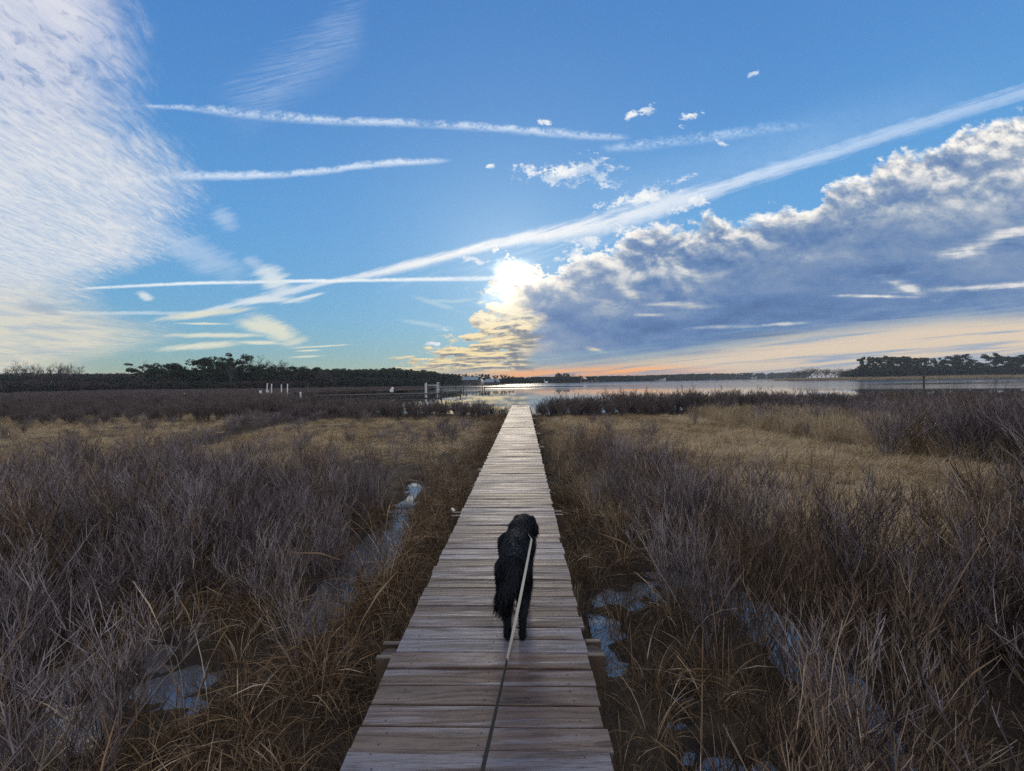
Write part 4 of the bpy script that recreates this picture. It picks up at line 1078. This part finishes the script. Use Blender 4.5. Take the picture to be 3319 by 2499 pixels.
def pine_parts(rng, H=10.0, broad=1.0, lowest=0.45):
    lean = rng.normal(0, 0.25, 2)
    tz = np.linspace(0, 1, 7)
    tr = np.stack([lean[0] * tz ** 2 + np.cumsum(rng.normal(0, 0.05, 7)), lean[1] * tz ** 2 + np.cumsum(rng.normal(0, 0.05, 7)), tz * H * 0.93], -1)
    parts = [tubes(tr[None], (0.19 * (1 - 0.75 * tz))[None], 7)]
    n = 26; C = []; Rr = []
    for i in range(n):
        t = lowest + (0.98 - lowest) * (i + rng.uniform(0, 1)) / n
        p0 = np.array([np.interp(t * 0.93, tz * 0.93, tr[:, j]) for j in range(3)])
        az = rng.uniform(0, 6.28)
        L = H * 0.27 * broad * math.sin(math.pi * min(1, 0.25 + 0.80 * (1 - (t - lowest) / (1 - lowest)))) * rng.uniform(0.55, 1.15) + 0.25
        d = np.array([math.cos(az), math.sin(az), rng.uniform(0.05, 0.5)])
        q = p0 + d * L; mid = (p0 + q) / 2 + np.array([0, 0, -0.12])
        parts.append(tubes(np.stack([p0, mid, q])[None], np.array([[0.06, 0.045, 0.02]]), 4))
        C.append(q); Rr.append(np.array([0.95, 0.95, 0.62]) * rng.uniform(0.7, 1.3) * H / 10)
        if L > 1.2: C.append((mid + q) / 2 + rng.normal(0, 0.25, 3)); Rr.append(np.array([0.75, 0.75, 0.5]) * rng.uniform(0.7, 1.2) * H / 10)
    return joinm(parts), leafquads(rng, np.array(C), np.array(Rr), 105, 0.22)
def dome_parts(rng, H=10.0, W=1.0):
    tz = np.linspace(0, 1, 5)
    tr = np.stack([rng.normal(0, 0.1) * tz, rng.normal(0, 0.1) * tz, tz * H * 0.7], -1)
    parts = [tubes(tr[None], (0.24 * (1 - 0.7 * tz))[None], 7)]
    C = []; Rr = []
    for i in range(64):
        v = unit(rng.normal(0, 1, 3)); v[2] = abs(v[2]) * 1.35 - 0.75 * (i % 3 == 0) - 0.3
        r = rng.uniform(0.45, 1.0) ** 0.5
        c = np.array([v[0] * H * 0.36 * W * r, v[1] * H * 0.36 * W * r, H * 0.46 + v[2] * H * 0.44 * r])
        C.append(c); Rr.append(np.array([0.95, 0.95, 0.75]) * rng.uniform(0.6, 1.25))
        if i % 4 == 0: parts.append(tubes(np.stack([tr[2], (tr[2] + c) / 2, c])[None], np.array([[0.09, 0.06, 0.02]]), 4))
    return joinm(parts), leafquads(rng, np.array(C), np.array(Rr), 80, 0.25)
def bare_parts(rng, H=10.0, W=1.0, rmin=0.018):
    k = 5; t = np.linspace(0, 1, k)
    tr = np.stack([rng.normal(0, 0.25) * t, rng.normal(0, 0.25) * t, t * H * 0.45], -1)
    trunk = tubes(tr[None], (0.17 * (1 - 0.45 * t))[None], 6)
    out = []; level = [(tr[-1] * f + tr[2] * (1 - f), unit(np.array([math.cos(a), math.sin(a), rng.uniform(0.7, 1.8)])), H * rng.uniform(0.28, 0.40) * W ** 0.3, 0.075) for a, f in zip(rng.uniform(0, 6.28, 8), rng.uniform(0, 1, 8))]
    for lv in range(4):
        nxt = []
        for (p, d, L, r) in level:
            d2 = unit(d + np.array([0, 0, 0.18]) + rng.normal(0, 0.1, 3)); mid = p + d * L * 0.5; q = mid + d2 * L * 0.5
            out.append((np.stack([p, mid, q]), np.array([r, r * 0.8, r * 0.6])))
            for j in range(4 if lv < 3 else 0):
                f = rng.uniform(0.35, 1.0); b = p + (q - p) * f
                dd = unit(d2 + rng.normal(0, 0.48, 3) * np.array([W, W, 0.7])); nxt.append((b, dd, L * rng.uniform(0.42, 0.66), max(r * 0.52, rmin)))
        level = nxt
    P = np.stack([o[0] for o in out]); Rr = np.stack([o[1] for o in out])
    return trunk, tubes(P, Rr, 3)
_tr = np.random.default_rng(31)
def tree_templates(n, fn, crown_mat):
    res = []
    for i in range(n):
        trunk, crown = fn(i)
        a = mesh_obj('trunk', *trunk, M_BARK, link=False); b = mesh_obj('crown', *crown, crown_mat, link=False); res.append((a, b, float(crown[0][:, 2].max())))
    return res
TREES = {
    'pine': tree_templates(6, lambda i: pine_parts(_tr, 10, 1.0 + 0.12 * (i % 3), (0.38, 0.5, 0.56)[i % 3]), M_PINE),
    'spread': tree_templates(3, lambda i: pine_parts(_tr, 10, 1.6, 0.55), M_PINE),
    'dome': tree_templates(4, lambda i: dome_parts(_tr, 10, 1.0 + 0.2 * (i % 2)), M_DOME),
    'brush': tree_templates(4, lambda i: dome_parts(_tr, 10, 1.3), M_BRUSH),
    'bare': tree_templates(5, lambda i: bare_parts(_tr, 10, 1.0 + 0.25 * (i % 2)), M_BARE),
}
NAMES = {'brush': 'brush', 'pine': 'pine_tree', 'spread': 'pine_tree', 'dome': 'evergreen_tree', 'bare': 'bare_tree'}
def tree(kind, px, top, dist, label, group=None, width=1.0, pick=None):
    """a tree whose foot stands DIST metres out; top gives its height"""
    p = on_y(px, top, dist)
    g = gz(p.x, p.y); H = p.z - g
    tpl = TREES[kind][_tr.integers(len(TREES[kind])) if pick is None else pick]
    root = empty(NAMES[kind], (p.x, p.y, g), _tr.uniform(0, 6.28))
    s = H / tpl[2]; root.scale = (s * width, s * width, s)
    for src, nm in ((tpl[0], 'trunk'), (tpl[1], 'crown')):
        c = bpy.data.objects.new(nm, src.data); COL.objects.link(c); c.parent = root
    return tag(root, label, 'tree', group)
def build_trees():
    U = _tr.uniform
    # left skyline: the ones that stand out
    tree('spread', 308, 783, 190, 'flat topped pine standing alone left of the two round evergreens', width=1.15)
    tree('bare', 326, 776, 205, 'thin bare tree just behind the lone flat topped pine', width=0.6)
    tree('dome', 365, 783, 160, 'broad round evergreen, lower and wider of the pair on the left skyline', width=1.55)
    tree('dome', 452, 768, 158, 'tall round evergreen beside the open crowned pine on the left skyline', width=1.25)
    tree('dome', 478, 786, 166, 'evergreen filling the foot of the tall round evergreen', width=1.3)
    tree('dome', 432, 790, 166, 'small evergreen leaning on the left of the tall round evergreen', width=1.2)
    tree('spread', 508, 762, 172, 'tallest pine on the left skyline with an open umbrella crown', width=1.0, pick=1)
    tree('bare', 553, 764, 176, 'leafless tree with a round fan of twigs beside the umbrella pine', width=0.95)
    tree('bare', 592, 774, 180, 'wide leafless tree, second to the right of the umbrella pine', width=1.0)
    tree('bare', 622, 780, 182, 'small leafless tree at the end of the leafless group', width=0.9)
    tree('bare', 497, 782, 150, 'pale leaning bare trunk in front of the umbrella pine', width=0.5)
    for x in (22, 46, 64, 92, 118, 138, 158):
        tree('bare', x, 776 + U(0, 9), 225 + U(-10, 25), 'slender leafless tree rising above the low wood at the far left', 'leafless trees over the low wood', width=0.8)
    for i, (x, y, k) in enumerate(((530, 786, 'dome'), (562, 787, 'dome'), (600, 786, 'dome'), (640, 790, 'pine'), (668, 792, 'pine'), (398, 795, 'dome'), (342, 794, 'dome'))):
        tree(k, x, y, 175 + U(-4, 10), 'evergreen in the dark row under the umbrella pine', 'evergreens under the umbrella pine', width=1.35)
    for i, x in enumerate(np.linspace(690, 985, 30)):
        y = np.interp(x, [690, 760, 840, 870, 960, 990], [795, 795, 796, 796, 804, 808]) + U(-1.5, 3.5)
        if 838 < x < 862: y = 792 + U(0, 2)
        tree('pine', x, y, np.interp(x, [690, 985], [225, 300]) + U(-12, 12), 'tall pine in the long even row of pines behind the docks', 'pines behind the docks', width=1.2)
    for x, y in ((1000, 806.5), (1016, 809.5), (1035, 806.5), (1051, 807.5), (1070, 810), (1087, 808.5), (1104, 811)):
        tree('spread', x, y, 345, 'dark pine with a rounded top standing behind the two houses', 'pines behind the houses', width=0.85)
    tree('dome', 1206, 804, 515, 'dark evergreen, taller of the pair standing out on the far shore', width=1.15)
    tree('dome', 1222, 805.5, 520, 'dark evergreen, shorter of the pair standing out on the far shore', width=1.1)
    tree('bare', 1234, 804, 525, 'leafless tree beside the dark evergreen pair on the far shore', width=1.2)
    tree('dome', 1252, 811, 520, 'low round evergreen at the water right of the evergreen pair', width=1.6)
    # the spit on the right
    for x, y, w, k in ((1871, 769, 0.75, 'pine'), (1893, 770, 0.7, 'pine'), (1910, 768, 1.0, 'pine'), (1928, 769, 0.95, 'pine'), (1948, 768, 0.9, 'pine'), (1968, 772, 1.15, 'pine'), (1986, 771, 1.15, 'pine'),
                       (2026, 771, 0.75, 'spread'), (2048, 776, 1.2, 'pine'), (2068, 764, 1.0, 'pine'), (2083, 774, 1.1, 'pine'), (2106, 781, 1.0, 'pine'), (2126, 783, 1.1, 'pine'), (2150, 761, 0.85, 'spread'),
                       (2172, 770, 1.1, 'pine'), (2196, 768, 1.1, 'pine'), (2222, 764, 1.1, 'pine'), (2250, 767, 1.1, 'pine')):
        tree(k, x, y, 398 + U(-8, 14), 'tall pine in the grove on the reedy spit', 'pines on the spit', width=w * 1.12)
    for x in np.linspace(1858, 2240, 24):
        tree('dome', x, 788 + U(-4, 5), 392 + U(-6, 4), 'bushy dark evergreen under the pines on the spit', 'evergreens under the spit pines', width=1.9)
    for x in np.linspace(1716, 1850, 15):
        tree('bare', x, np.interp(x, [1716, 1750, 1790, 1850], [798, 791, 794, 793]) + U(-1, 4), 455 + U(-12, 12), 'grey leafless tree in the thicket at the tip of the spit', 'leafless trees at the tip of the spit', width=1.5)
    # far-off wood that reads as one mass
    def wood(name, label, rows, kinds):
        col = bpy.data.collections.new(name); k = 0
        for kd, cnt in kinds:
            for tpl in TREES[kd][:cnt]:
                me = bpy.data.meshes.new(name)
                V1 = np.zeros(len(tpl[0].data.vertices) * 3); tpl[0].data.vertices.foreach_get('co', V1); V2 = np.zeros(len(tpl[1].data.vertices) * 3); tpl[1].data.vertices.foreach_get('co', V2)
                F2 = np.zeros(len(tpl[1].data.polygons) * 4, np.int32); tpl[1].data.polygons.foreach_get('vertices', F2) if False else tpl[1].data.loops.foreach_get('vertex_index', F2)
                F1 = np.zeros(len(tpl[0].data.polygons) * 4, np.int32); tpl[0].data.loops.foreach_get('vertex_index', F1)
                s = 10.0 / tpl[2]
                V, Fq = joinm([(V2.reshape(-1, 3) * s, F2.reshape(-1, 4)), (V1.reshape(-1, 3) * s, F1.reshape(-1, 4))])
                o = mesh_obj(name, V, Fq, tpl[1].data.materials[0], link=False); col.objects.link(o); k += 1
        P = []; SC_ = []; IX = []
        for (x0, x1, n, top, dist, jit, wid, weights) in rows:
            for x in np.linspace(x0, x1, n) + _tr.uniform(-1, 1, n) * (x1 - x0) / n:
                D = float(np.interp(x, *zip(*dist))) + U(-1, 1) * jit[1]
                if 984 < x < 1096 and D < 345: D = 345 + U(0, 25)          # keep the yard of the two houses open
                p = on_y(float(x), float(np.interp(x, *zip(*top))) + abs(_tr.normal(0, jit[0])), D)
                g = gz(p.x, p.y)
                if g < WATER_Z + 0.1: continue
                H = max(p.z - g, 1.5); P.append((p.x, p.y, g - 0.1)); SC_.append((H / 10 * wid, H / 10 * wid, H / 10)); IX.append(_tr.choice(k, p=weights if weights else None))
        scatter_stuff(name, P, _tr.uniform(0, 6.28, len(P)), SC_, IX, col, label)
        print(name, len(P))
    wood('low_wood', 'low brown leafless wood with dark evergreen bushes across the far left', [
        (-140, 700, 210, [(-140, 802), (280, 804), (400, 800), (700, 800)], [(-140, 200), (300, 195), (700, 205)], (2.6, 14), 1.5, [0.25, 0.25, 0.0, 0.05, 0.05, 0.2, 0.2]),
        (-140, 700, 230, [(-140, 809), (700, 808)], [(-140, 175), (700, 182)], (2.5, 8), 1.7, [0.06, 0.06, 0.14, 0.14, 0.2, 0.2, 0.2]),
        (-140, 660, 200, [(-140, 822), (700, 820)], [(-140, 150), (700, 158)], (4, 6), 2.0, [0.05, 0.05, 0.14, 0.16, 0.2, 0.2, 0.2])],
        [('bare', 2), ('dome', 2), ('brush', 3)])
    wood('pine_forest', 'dark pine forest behind the docks and the houses', [
        (640, 1120, 130, [(640, 798), (840, 798), (960, 806), (1000, 813), (1120, 815)], [(640, 235), (985, 310), (1120, 380)], (1.5, 20), 1.5, None),
        (660, 1110, 90, [(660, 812), (960, 815), (1110, 817)], [(660, 215), (985, 280), (1120, 350)], (4, 8), 2.0, [0.04, 0.04, 0.04, 0.04, 0.28, 0.28, 0.28])],
        [('pine', 4), ('dome', 3)])
    wood('far_shore_forest', 'dark line of forest along the far shore of the creek', [
        (1090, 1740, 420, [(1090, 813.5), (1200, 812.5), (1300, 811), (1400, 809.5), (1500, 806), (1740, 803)], [(1090, 430), (1160, 500), (1270, 560), (1330, 660), (1460, 790), (1640, 1100), (1740, 1250)], (1.0, 25), 1.9, None),
        (1090, 1740, 260, [(1090, 817), (1270, 816), (1500, 811.5), (1740, 809)], [(1090, 425), (1160, 490), (1270, 548), (1330, 640), (1460, 770), (1640, 1080), (1740, 1230)], (1.6, 8), 2.4, [0.03, 0.03, 0.04, 0.3, 0.3, 0.3, 0.0]),
        (1600, 1870, 110, [(1600, 808), (1700, 803), (1760, 800), (1870, 801)], [(1600, 900), (1700, 470), (1870, 450)], (1.5, 10), 1.8, [0.0, 0.0, 0.0, 0.12, 0.12, 0.06, 0.70]),
        (1840, 2320, 150, [(1840, 797), (2320, 790)], [(1840, 440), (2320, 440)], (3, 20), 1.8, None)],
        [('pine', 3), ('dome', 3), ('bare', 1)])
    # reeds along the spit and the far marsh edges
    rng = np.random.default_rng(77)
    X = rng.uniform(200, 620, 5200); Y = rng.uniform(240, 420, 5200); s = poly_sd(X, Y, SPIT); k = (s > 0.5) & (s < 62); X, Y = X[k], Y[k]
    scatter_stuff('spit_reeds', np.stack([X, Y, height(X, Y)], -1), rng.uniform(0, 6.28, len(X)), np.repeat(rng.uniform(1.7, 2.5, (len(X), 1)), 3, 1) * np.array([3.2, 3.2, 1.0]), rng.integers(0, 50, len(X)), T_REED[0], 'pale reeds covering the low spit in front of the pines')
    X = rng.uniform(-130, -18, 9000); Y = rng.uniform(60, 160, 9000); k = (poly_sd(X, Y, NEAR_LAND) > 0.4) & (np.abs(X) < 1.2 * Y); X, Y = X[k], Y[k]
    scatter_stuff('creek_reeds', np.stack([X, Y, height(X, Y)], -1), rng.uniform(0, 6.28, len(X)), np.repeat(rng.uniform(0.6, 1.1, (len(X), 1)), 3, 1) * np.array([2.2, 2.2, 0.75]), rng.integers(0, 50, len(X)), T_MIDB[0], 'grey brown marsh growth behind the docks')
T_MIDB = templates('creek_reeds', 4, M_SHRUBD, lambda i: shrub_mesh(_tr, 1.2, 20, 5, 4, 0.016, 0.010, 0.5))
build_trees()
# ------------------------------------------------------------------ docks, lifts, houses
def plain(name, a, b, rough=0.8, scale=20.0):
    m, T, p = material(name); setp(T, p, base=T.mix(T.noise(coord(T), scale, 3, 0.6), a, b), rough=rough); return m
M_GREY = plain('grey dock timber', (0.10, 0.09, 0.08), (0.26, 0.24, 0.22)); M_PILE = plain('dark pile', (0.03, 0.026, 0.022), (0.085, 0.072, 0.06))
M_WHITE = plain('white paint', (0.66, 0.68, 0.70), (0.82, 0.83, 0.84), 0.5, 3.0); M_ALU = plain('pale metal', (0.42, 0.44, 0.46), (0.60, 0.62, 0.64), 0.4)
M_ROOF = plain('blue grey metal roof', (0.16, 0.20, 0.25), (0.22, 0.27, 0.33), 0.45, 2.0); M_WALLD = plain('dark house wall', (0.05, 0.045, 0.042), (0.09, 0.08, 0.075))
M_GLASS = plain('dark window glass', (0.02, 0.025, 0.03), (0.03, 0.035, 0.04), 0.15); M_ROOFD = plain('dark shingles', (0.05, 0.05, 0.055), (0.09, 0.09, 0.095)); M_BRICK = plain('brick', (0.20, 0.11, 0.08), (0.28, 0.16, 0.12))
def dock(a, b, z, w, label, spacing, pile_top=0.0, thick=0.16):
    a = Vector((a.x, a.y, 0)); b = Vector((b.x, b.y, 0)); d = b - a; L = d.length; d.normalize(); s = Vector((-d.y, d.x, 0))
    root = tag(empty('dock', (a.x, a.y, WATER_Z)), label, 'dock'); o = Vector((a.x, a.y, WATER_Z))
    mb = MB(); n = int(L / 0.5)
    for i in range(n):
        c = d * (0.5 * (i + 0.5)); mb.box((c.x, c.y, z - WATER_Z), (0.46, w, 0.05), rz=math.atan2(d.y, d.x))
    mb.build('deck', M_GREY, root)
    for k in (-1, 1):
        MB().bar(s * (k * w * 0.42) + Vector((0, 0, z - WATER_Z - 0.12)), s * (k * w * 0.42) + d * L + Vector((0, 0, z - WATER_Z - 0.12)), 0.08, thick).build('beam', M_PILE, root)
    m = max(2, int(L / spacing))
    for i in range(m + 1):
        for k in (-1, 1):
            q = d * (L * i / m) + s * (k * w * 0.55)
            MB().tube([(q.x, q.y, -1.2), (q.x, q.y, z - WATER_Z + pile_top * (0.6 + 0.4 * ((i + (k > 0)) % 2)))], 0.12, 8).build('pile', M_PILE, root)
    return root
def piling(px, ytop, D, r, mat, label, group=None, lean=0.0, cap=False):
    p = on_y(px, ytop, D)
    root = tag(empty('piling', (p.x, p.y, WATER_Z)), label, 'piling', group)
    h = p.z - WATER_Z
    MB().tube([(0, 0, -1.0), (lean * h * 0.5, 0, h * 0.5), (lean * h, 0, h)], [r * 1.05, r, r * 0.95], 10).build('shaft', mat, root)
    MB().tube([(lean * h, 0, h), (lean * h, 0, h + r * 0.5), (lean * h, 0, h + r * 0.9)], [r * 1.15, r * 1.1, r * 0.2], 10).build('cap', mat, root)
    return root
def build_docks():
    S = 2211 / 3319
    sx = lambda c: (800 + c * 0.1175) * S
    sy = lambda c: (1220 + c * 0.1175) * S
    tx = lambda c: (1200 + c * 0.19) * S
    ty = lambda c: (1220 + c * 0.19) * S
    dock(on_z(sx(1880), sy(522), -0.22), on_z(tx(1190), ty(285), -0.22), -0.22, 1.5, 'long low grey dock stretching along the creek to the second boat lift', 4.0, 0.25)
    dock(on_z(sx(-80), sy(662), -0.45), on_z(sx(1420), sy(630), -0.45), -0.45, 1.3, 'short low dock in front of the boat lift with four leaning white poles', 3.5, 0.15)
    dock(on_z(tx(80), ty(240), 0.05), on_z(tx(940), ty(215), 0.05), 0.05, 1.2, 'thin pier crossing the marsh behind the long low dock', 5.0, 0.2)
    dock(on_z(tx(1190), ty(222), -0.15), on_z(tx(1930), ty(205), -0.15), -0.15, 1.0, 'dark narrow pier with a square platform out in bright water', 7.0, 0.75, 0.08)
    # boat lift with four leaning poles
    D = 69.0
    c0 = on_y(sx(830), sy(465), D)
    root = tag(empty('boat_lift', (c0.x, c0.y, WATER_Z)), 'boat lift with four slender white poles near the low dock', 'boat lift')
    o = Vector((c0.x, c0.y, WATER_Z))
    for (cb, ct, yt, dd) in ((525, 568, 190, 0.0), (660, 686, 205, -2.6), (955, 955, 222, 0.0), (1116, 1124, 208, -2.6)):
        a = on_y(sx(cb), sy(700), D + dd); b = on_y(sx(ct), sy(yt), D + dd); a.z = WATER_Z - 0.8
        MB().tube([a - o, b - o], [0.085, 0.075], 8).build('pole', M_WHITE, root)
    z = c0.z
    for dd in (0.0, -2.6):
        a = on_y(sx(420), sy(468), D + dd); b = on_y(sx(1200), sy(460), D + dd); a.z = b.z = z
        MB().bar(a - o, b - o, 0.10, 0.14).build('beam', M_GREY, root)
    for c in (660, 955):
        a = on_y(sx(c), sy(520), D); b = on_y(sx(c), sy(520), D - 2.6); a.z = b.z = z - 0.35
        MB().bar(a - o, b - o, 0.12, 0.12).build('bunk', M_WHITE, root)
    for c in (500, 1330, 1375):
        piling(sx(c), sy(455), D - 1, 0.16, M_PILE, 'dark wooden piling beside the boat lift near the low dock', 'dark pilings by the boat lift')
    piling(sx(1480), sy(448), 63, 0.11, M_WHITE, 'single white piling standing in the scrub right of the boat lift')
    piling(sx(1690), sy(440), 66, 0.17, M_PILE, 'thick dark piling with a tall stick between the boat lift and the long dock')
    piling(sx(1680), sy(250), 66.5, 0.035, M_GREY, 'tall thin stick rising from the thick dark piling')
    piling(sx(605), sy(480), 62, 0.05, M_GREY, 'thin grey stake in the scrub in front of the boat lift')
    for c, lb in ((380, 'white dock box on a white stand left of the boat lift poles'), (573, 'white dock box between the two leaning poles of the boat lift')):
        b = on_y(sx(c), sy(500), D - 0.6)
        rt = tag(empty('dock_box', (b.x, b.y, b.z)), lb, 'dock box')
        MB().tube([(0, 0, -0.9), (0, 0, 0.22)], 0.11, 8).build('stand', M_WHITE, rt)
        MB().box((0, 0, 0.40), (0.30, 0.28, 0.36)).build('box', M_WHITE, rt, bevel=0.03)
        MB().box((0, 0, 0.60), (0.34, 0.32, 0.04)).build('lid', M_WHITE, rt, bevel=0.01)
    b = on_y(sx(860), sy(625), D - 2.0)
    rt = tag(empty('chair', (b.x, b.y, b.z)), 'small white chair frame standing beside the boat lift', 'chair')
    for i, (x, y) in enumerate(((-0.22, -0.2), (0.22, -0.2), (-0.22, 0.2), (0.22, 0.2))): MB().box((x, y, 0.2 if y < 0 else 0.42), (0.05, 0.05, 0.4 if y < 0 else 0.84)).build('leg', M_ALU, rt)
    MB().box((0, 0, 0.42), (0.5, 0.46, 0.05)).build('seat', M_ALU, rt); MB().box((0, 0.21, 0.70), (0.46, 0.04, 0.22)).build('backrest', M_ALU, rt)
    b = on_y(sx(1240), sy(615), D - 1.5)
    rt = tag(empty('ladder', (b.x, b.y, b.z)), 'dark wooden ladder with four rungs against the piling by the boat lift', 'ladder')
    for x in (-0.38, 0.38): MB().box((x, 0, 0.35), (0.09, 0.09, 1.7)).build('rail', M_PILE, rt)
    for i in range(4): MB().box((0, 0, 0.15 + 0.28 * i), (0.72, 0.07, 0.07)).build('rung', M_GREY, rt)
    # second lift
    D = 97.0
    c0 = on_y(tx(1050), ty(150), D); root = tag(empty('boat_lift', (c0.x, c0.y, WATER_Z)), 'boat lift with tall white posts and a top beam above the long dock', 'boat lift')
    o = Vector((c0.x, c0.y, WATER_Z))
    for c, yt, dd, r in ((937, 120, 0, 0.08), (958, 106, 2.5, 0.11), (1141, 108, 0, 0.08), (1168, 104, 2.5, 0.06)):
        a = on_y(tx(c), ty(yt), D + dd); MB().tube([(a.x - o.x, a.y - o.y, -1.0), (a.x - o.x, a.y - o.y, a.z - o.z)], r, 8).build('post', M_WHITE, root)
    for dd in (0, 2.5):
        a = on_y(tx(937), ty(150), D + dd); b = on_y(tx(1150), ty(150), D + dd); MB().bar(a - o, b - o, 0.10, 0.16).build('beam', M_ALU, root)
    a = on_y(tx(1166), ty(108), D + 1); MB().box(a - o, (0.45, 0.3, 0.16)).build('motor', M_ALU, root, bevel=0.03)
    for c, yt in ((985, 222), (1213, 216), (1540, 250), (655, 250)):
        piling(tx(c), ty(yt), 82, 0.13, M_PILE, 'dark piling standing in the water in front of the long dock', 'dark pilings in front of the long dock')
    b = on_y(tx(365), ty(238), 84)
    rt = tag(empty('dock_box', (b.x, b.y, b.z)), 'white slant-topped box on the long low dock', 'dock box')
    MB().prism([(-0.3, -0.2, -0.3), (0.3, -0.2, -0.3), (0.3, -0.2, 0.42), (0.1, -0.2, 0.58), (-0.3, -0.2, 0.1)], (0, 0.45, 0)).build('box', M_WHITE, rt, bevel=0.02)
    MB().box((0, 0, -0.36), (0.5, 0.4, 0.1)).build('base', M_BRICK, rt)
    # marker post out on the right
    top = on_y(1994.5, 812.5, 97.0)
    rt = tag(empty('marker_post', (top.x, top.y, WATER_Z)), 'lone wooden post with a flat crossboard standing in the water before the spit', 'post')
    h = top.z - WATER_Z
    MB().tube([(0, 0, -1.0), (0, 0, h)], [0.19, 0.17], 10).build('pile', M_PILE, rt); MB().box((0.05, 0, h + 0.05), (1.65, 0.9, 0.09)).build('crossboard', M_PILE, rt, bevel=0.01)
build_docks()
def gable_house(name, px0, px1, ridge, eave, D, depth, roof, wall, label, chim=(), dormer=None, base_drop=3.0, hip=0.12, windows=4):
    a = on_y(px0, eave, D); b = on_y(px1, eave, D); rz = on_y((px0 + px1) / 2, ridge, D + depth / 2).z
    w = b.x - a.x; ze = (a.z + b.z) / 2; cx = (a.x + b.x) / 2
    g = min(gz(cx, D), ze - base_drop); H = ze - g
    root = tag(empty(name, (cx, D + depth / 2, g)), label, 'house'); hw, hd = w / 2, depth / 2; rh = rz - g
    wl = MB().box((0, 0, H / 2), (w * 0.94, depth * 0.9, H)).build('wall', wall, root)
    r = MB(); i = hip * w
    r.add([(-hw, -hd, H), (hw, -hd, H), (hw, hd, H), (-hw, hd, H), (-hw + i, 0, rh), (hw - i, 0, rh)], [(0, 1, 5, 4), (1, 2, 5), (2, 3, 4, 5), (3, 0, 4), (3, 2, 1, 0)])
    rf = r.build('roof', roof, root)
    for c in chim:
        ch = MB().box((c * hw, 0, rh + 0.35), (0.7, 0.7, 1.5)).build('chimney', M_BRICK, rf); ch
    if dormer is not None:
        x = dormer * hw; dw = w * 0.12
        d = MB().prism([(x - dw, -hd * 1.05, H), (x + dw, -hd * 1.05, H), (x, -hd * 1.05, H + (rh - H) * 0.75)], (0, hd, 0)).build('dormer', M_WALLD, rf)
    for k in range(windows):
        x = (k + 0.5) / windows * w * 0.86 - w * 0.43
        f = MB().box((x, -depth * 0.45 - 0.03, H * 0.55), (1.2, 0.08, 1.4)).build('window', M_WHITE if wall == M_WHITE else M_GREY, root)
        MB().box((x, -depth * 0.45 - 0.085, H * 0.55), (1.0, 0.03, 1.2)).build('pane', M_GLASS, f)
    MB().box((w * 0.03, -depth * 0.45 - 0.04, 1.05), (1.0, 0.08, 2.1)).build('door', M_GREY, root)
    return root
def build_houses():
    S = 2211 / 3319
    hx = lambda c: (1440 + c * 0.1175) * S
    hy = lambda c: (1190 + c * 0.1175) * S
    gable_house('house', hx(465), hx(930), hy(268), hy(355), 318, 9, M_ROOF, M_WALLD, 'house with a long blue grey metal roof, left of the two by the pines', (), None, 3.5, 0.06, 6)
    gable_house('house', hx(1080), hx(1540), hy(322), hy(418), 308, 8, M_ROOF, M_WALLD, 'lower house with two chimneys and a dark gable on its blue grey roof', (-0.2, 0.5), 0.42, 3.0, 0.13, 5)
    qx = lambda c: (2050 + c * 0.0904) * S
    qy = lambda c: (1190 + c * 0.0904) * S
    D = 735
    gable_house('house', qx(1030), qx(1200), qy(330), qy(385), D, 9, M_ROOFD, M_WHITE, 'tall white house on the far shore, front gable showing against the wood', (0.3,), 0.0, 5.0, 0.0, 3)
    gable_house('house', qx(820), qx(920), qy(385), qy(410), D - 5, 8, M_ROOFD, M_WHITE, 'small white house with a dark roof left of the tall white house', (), None, 3.0, 0.1, 2)
    gable_house('house', qx(930), qx(1040), qy(420), qy(440), D - 2, 6, M_ROOFD, M_WHITE, 'low white wing between the two white houses on the far shore', (), None, 2.2, 0.1, 3)
    ux = lambda c: (1740 + c * 0.1447) * S
    uy = lambda c: (1190 + c * 0.1447) * S
    gable_house('boathouse', ux(185), ux(250), uy(322), uy(345), 478, 5, M_WHITE, M_WHITE, 'tiny white boathouse at the water left of the far evergreen pair', (), None, 2.0, 0.05, 2)
    gable_house('boathouse', ux(1368), ux(1405), uy(300), uy(318), 600, 4, M_WHITE, M_WHITE, 'tiny white shed on the far shore right of the low round evergreen', (), None, 2.0, 0.05, 1)
    p = on_y(ux(168), uy(270), 480); rt = tag(empty('flagpole', (p.x, p.y, gz(p.x, p.y))), 'white flagpole beside the tiny white boathouse', 'flagpole')
    h = p.z - gz(p.x, p.y); MB().tube([(0, 0, 0), (0, 0, h)], [0.22, 0.16], 8).build('pole', M_WHITE, rt); MB().tube([(0, 0, h), (0, 0, h + 0.4)], [0.3, 0.1], 8).build('finial', M_WHITE, rt)
build_houses()
# ------------------------------------------------------------------ the air
def build_haze():
    m = bpy.data.materials.new('thin haze'); m.use_nodes = True; nt = m.node_tree; nt.nodes.clear()
    out = nt.nodes.new('ShaderNodeOutputMaterial'); v = nt.nodes.new('ShaderNodeVolumePrincipled')
    v.inputs['Color'].default_value = (0.80, 0.87, 0.95, 1.0); v.inputs['Density'].default_value = 0.00022; v.inputs['Anisotropy'].default_value = 0.0
    nt.links.new(v.outputs[0], out.inputs['Volume'])
    o = MB().box((0, 3000, 14.0), (10000, 7000, 36.0)).build('haze', m)
    tag(o, kind='stuff')
build_haze()
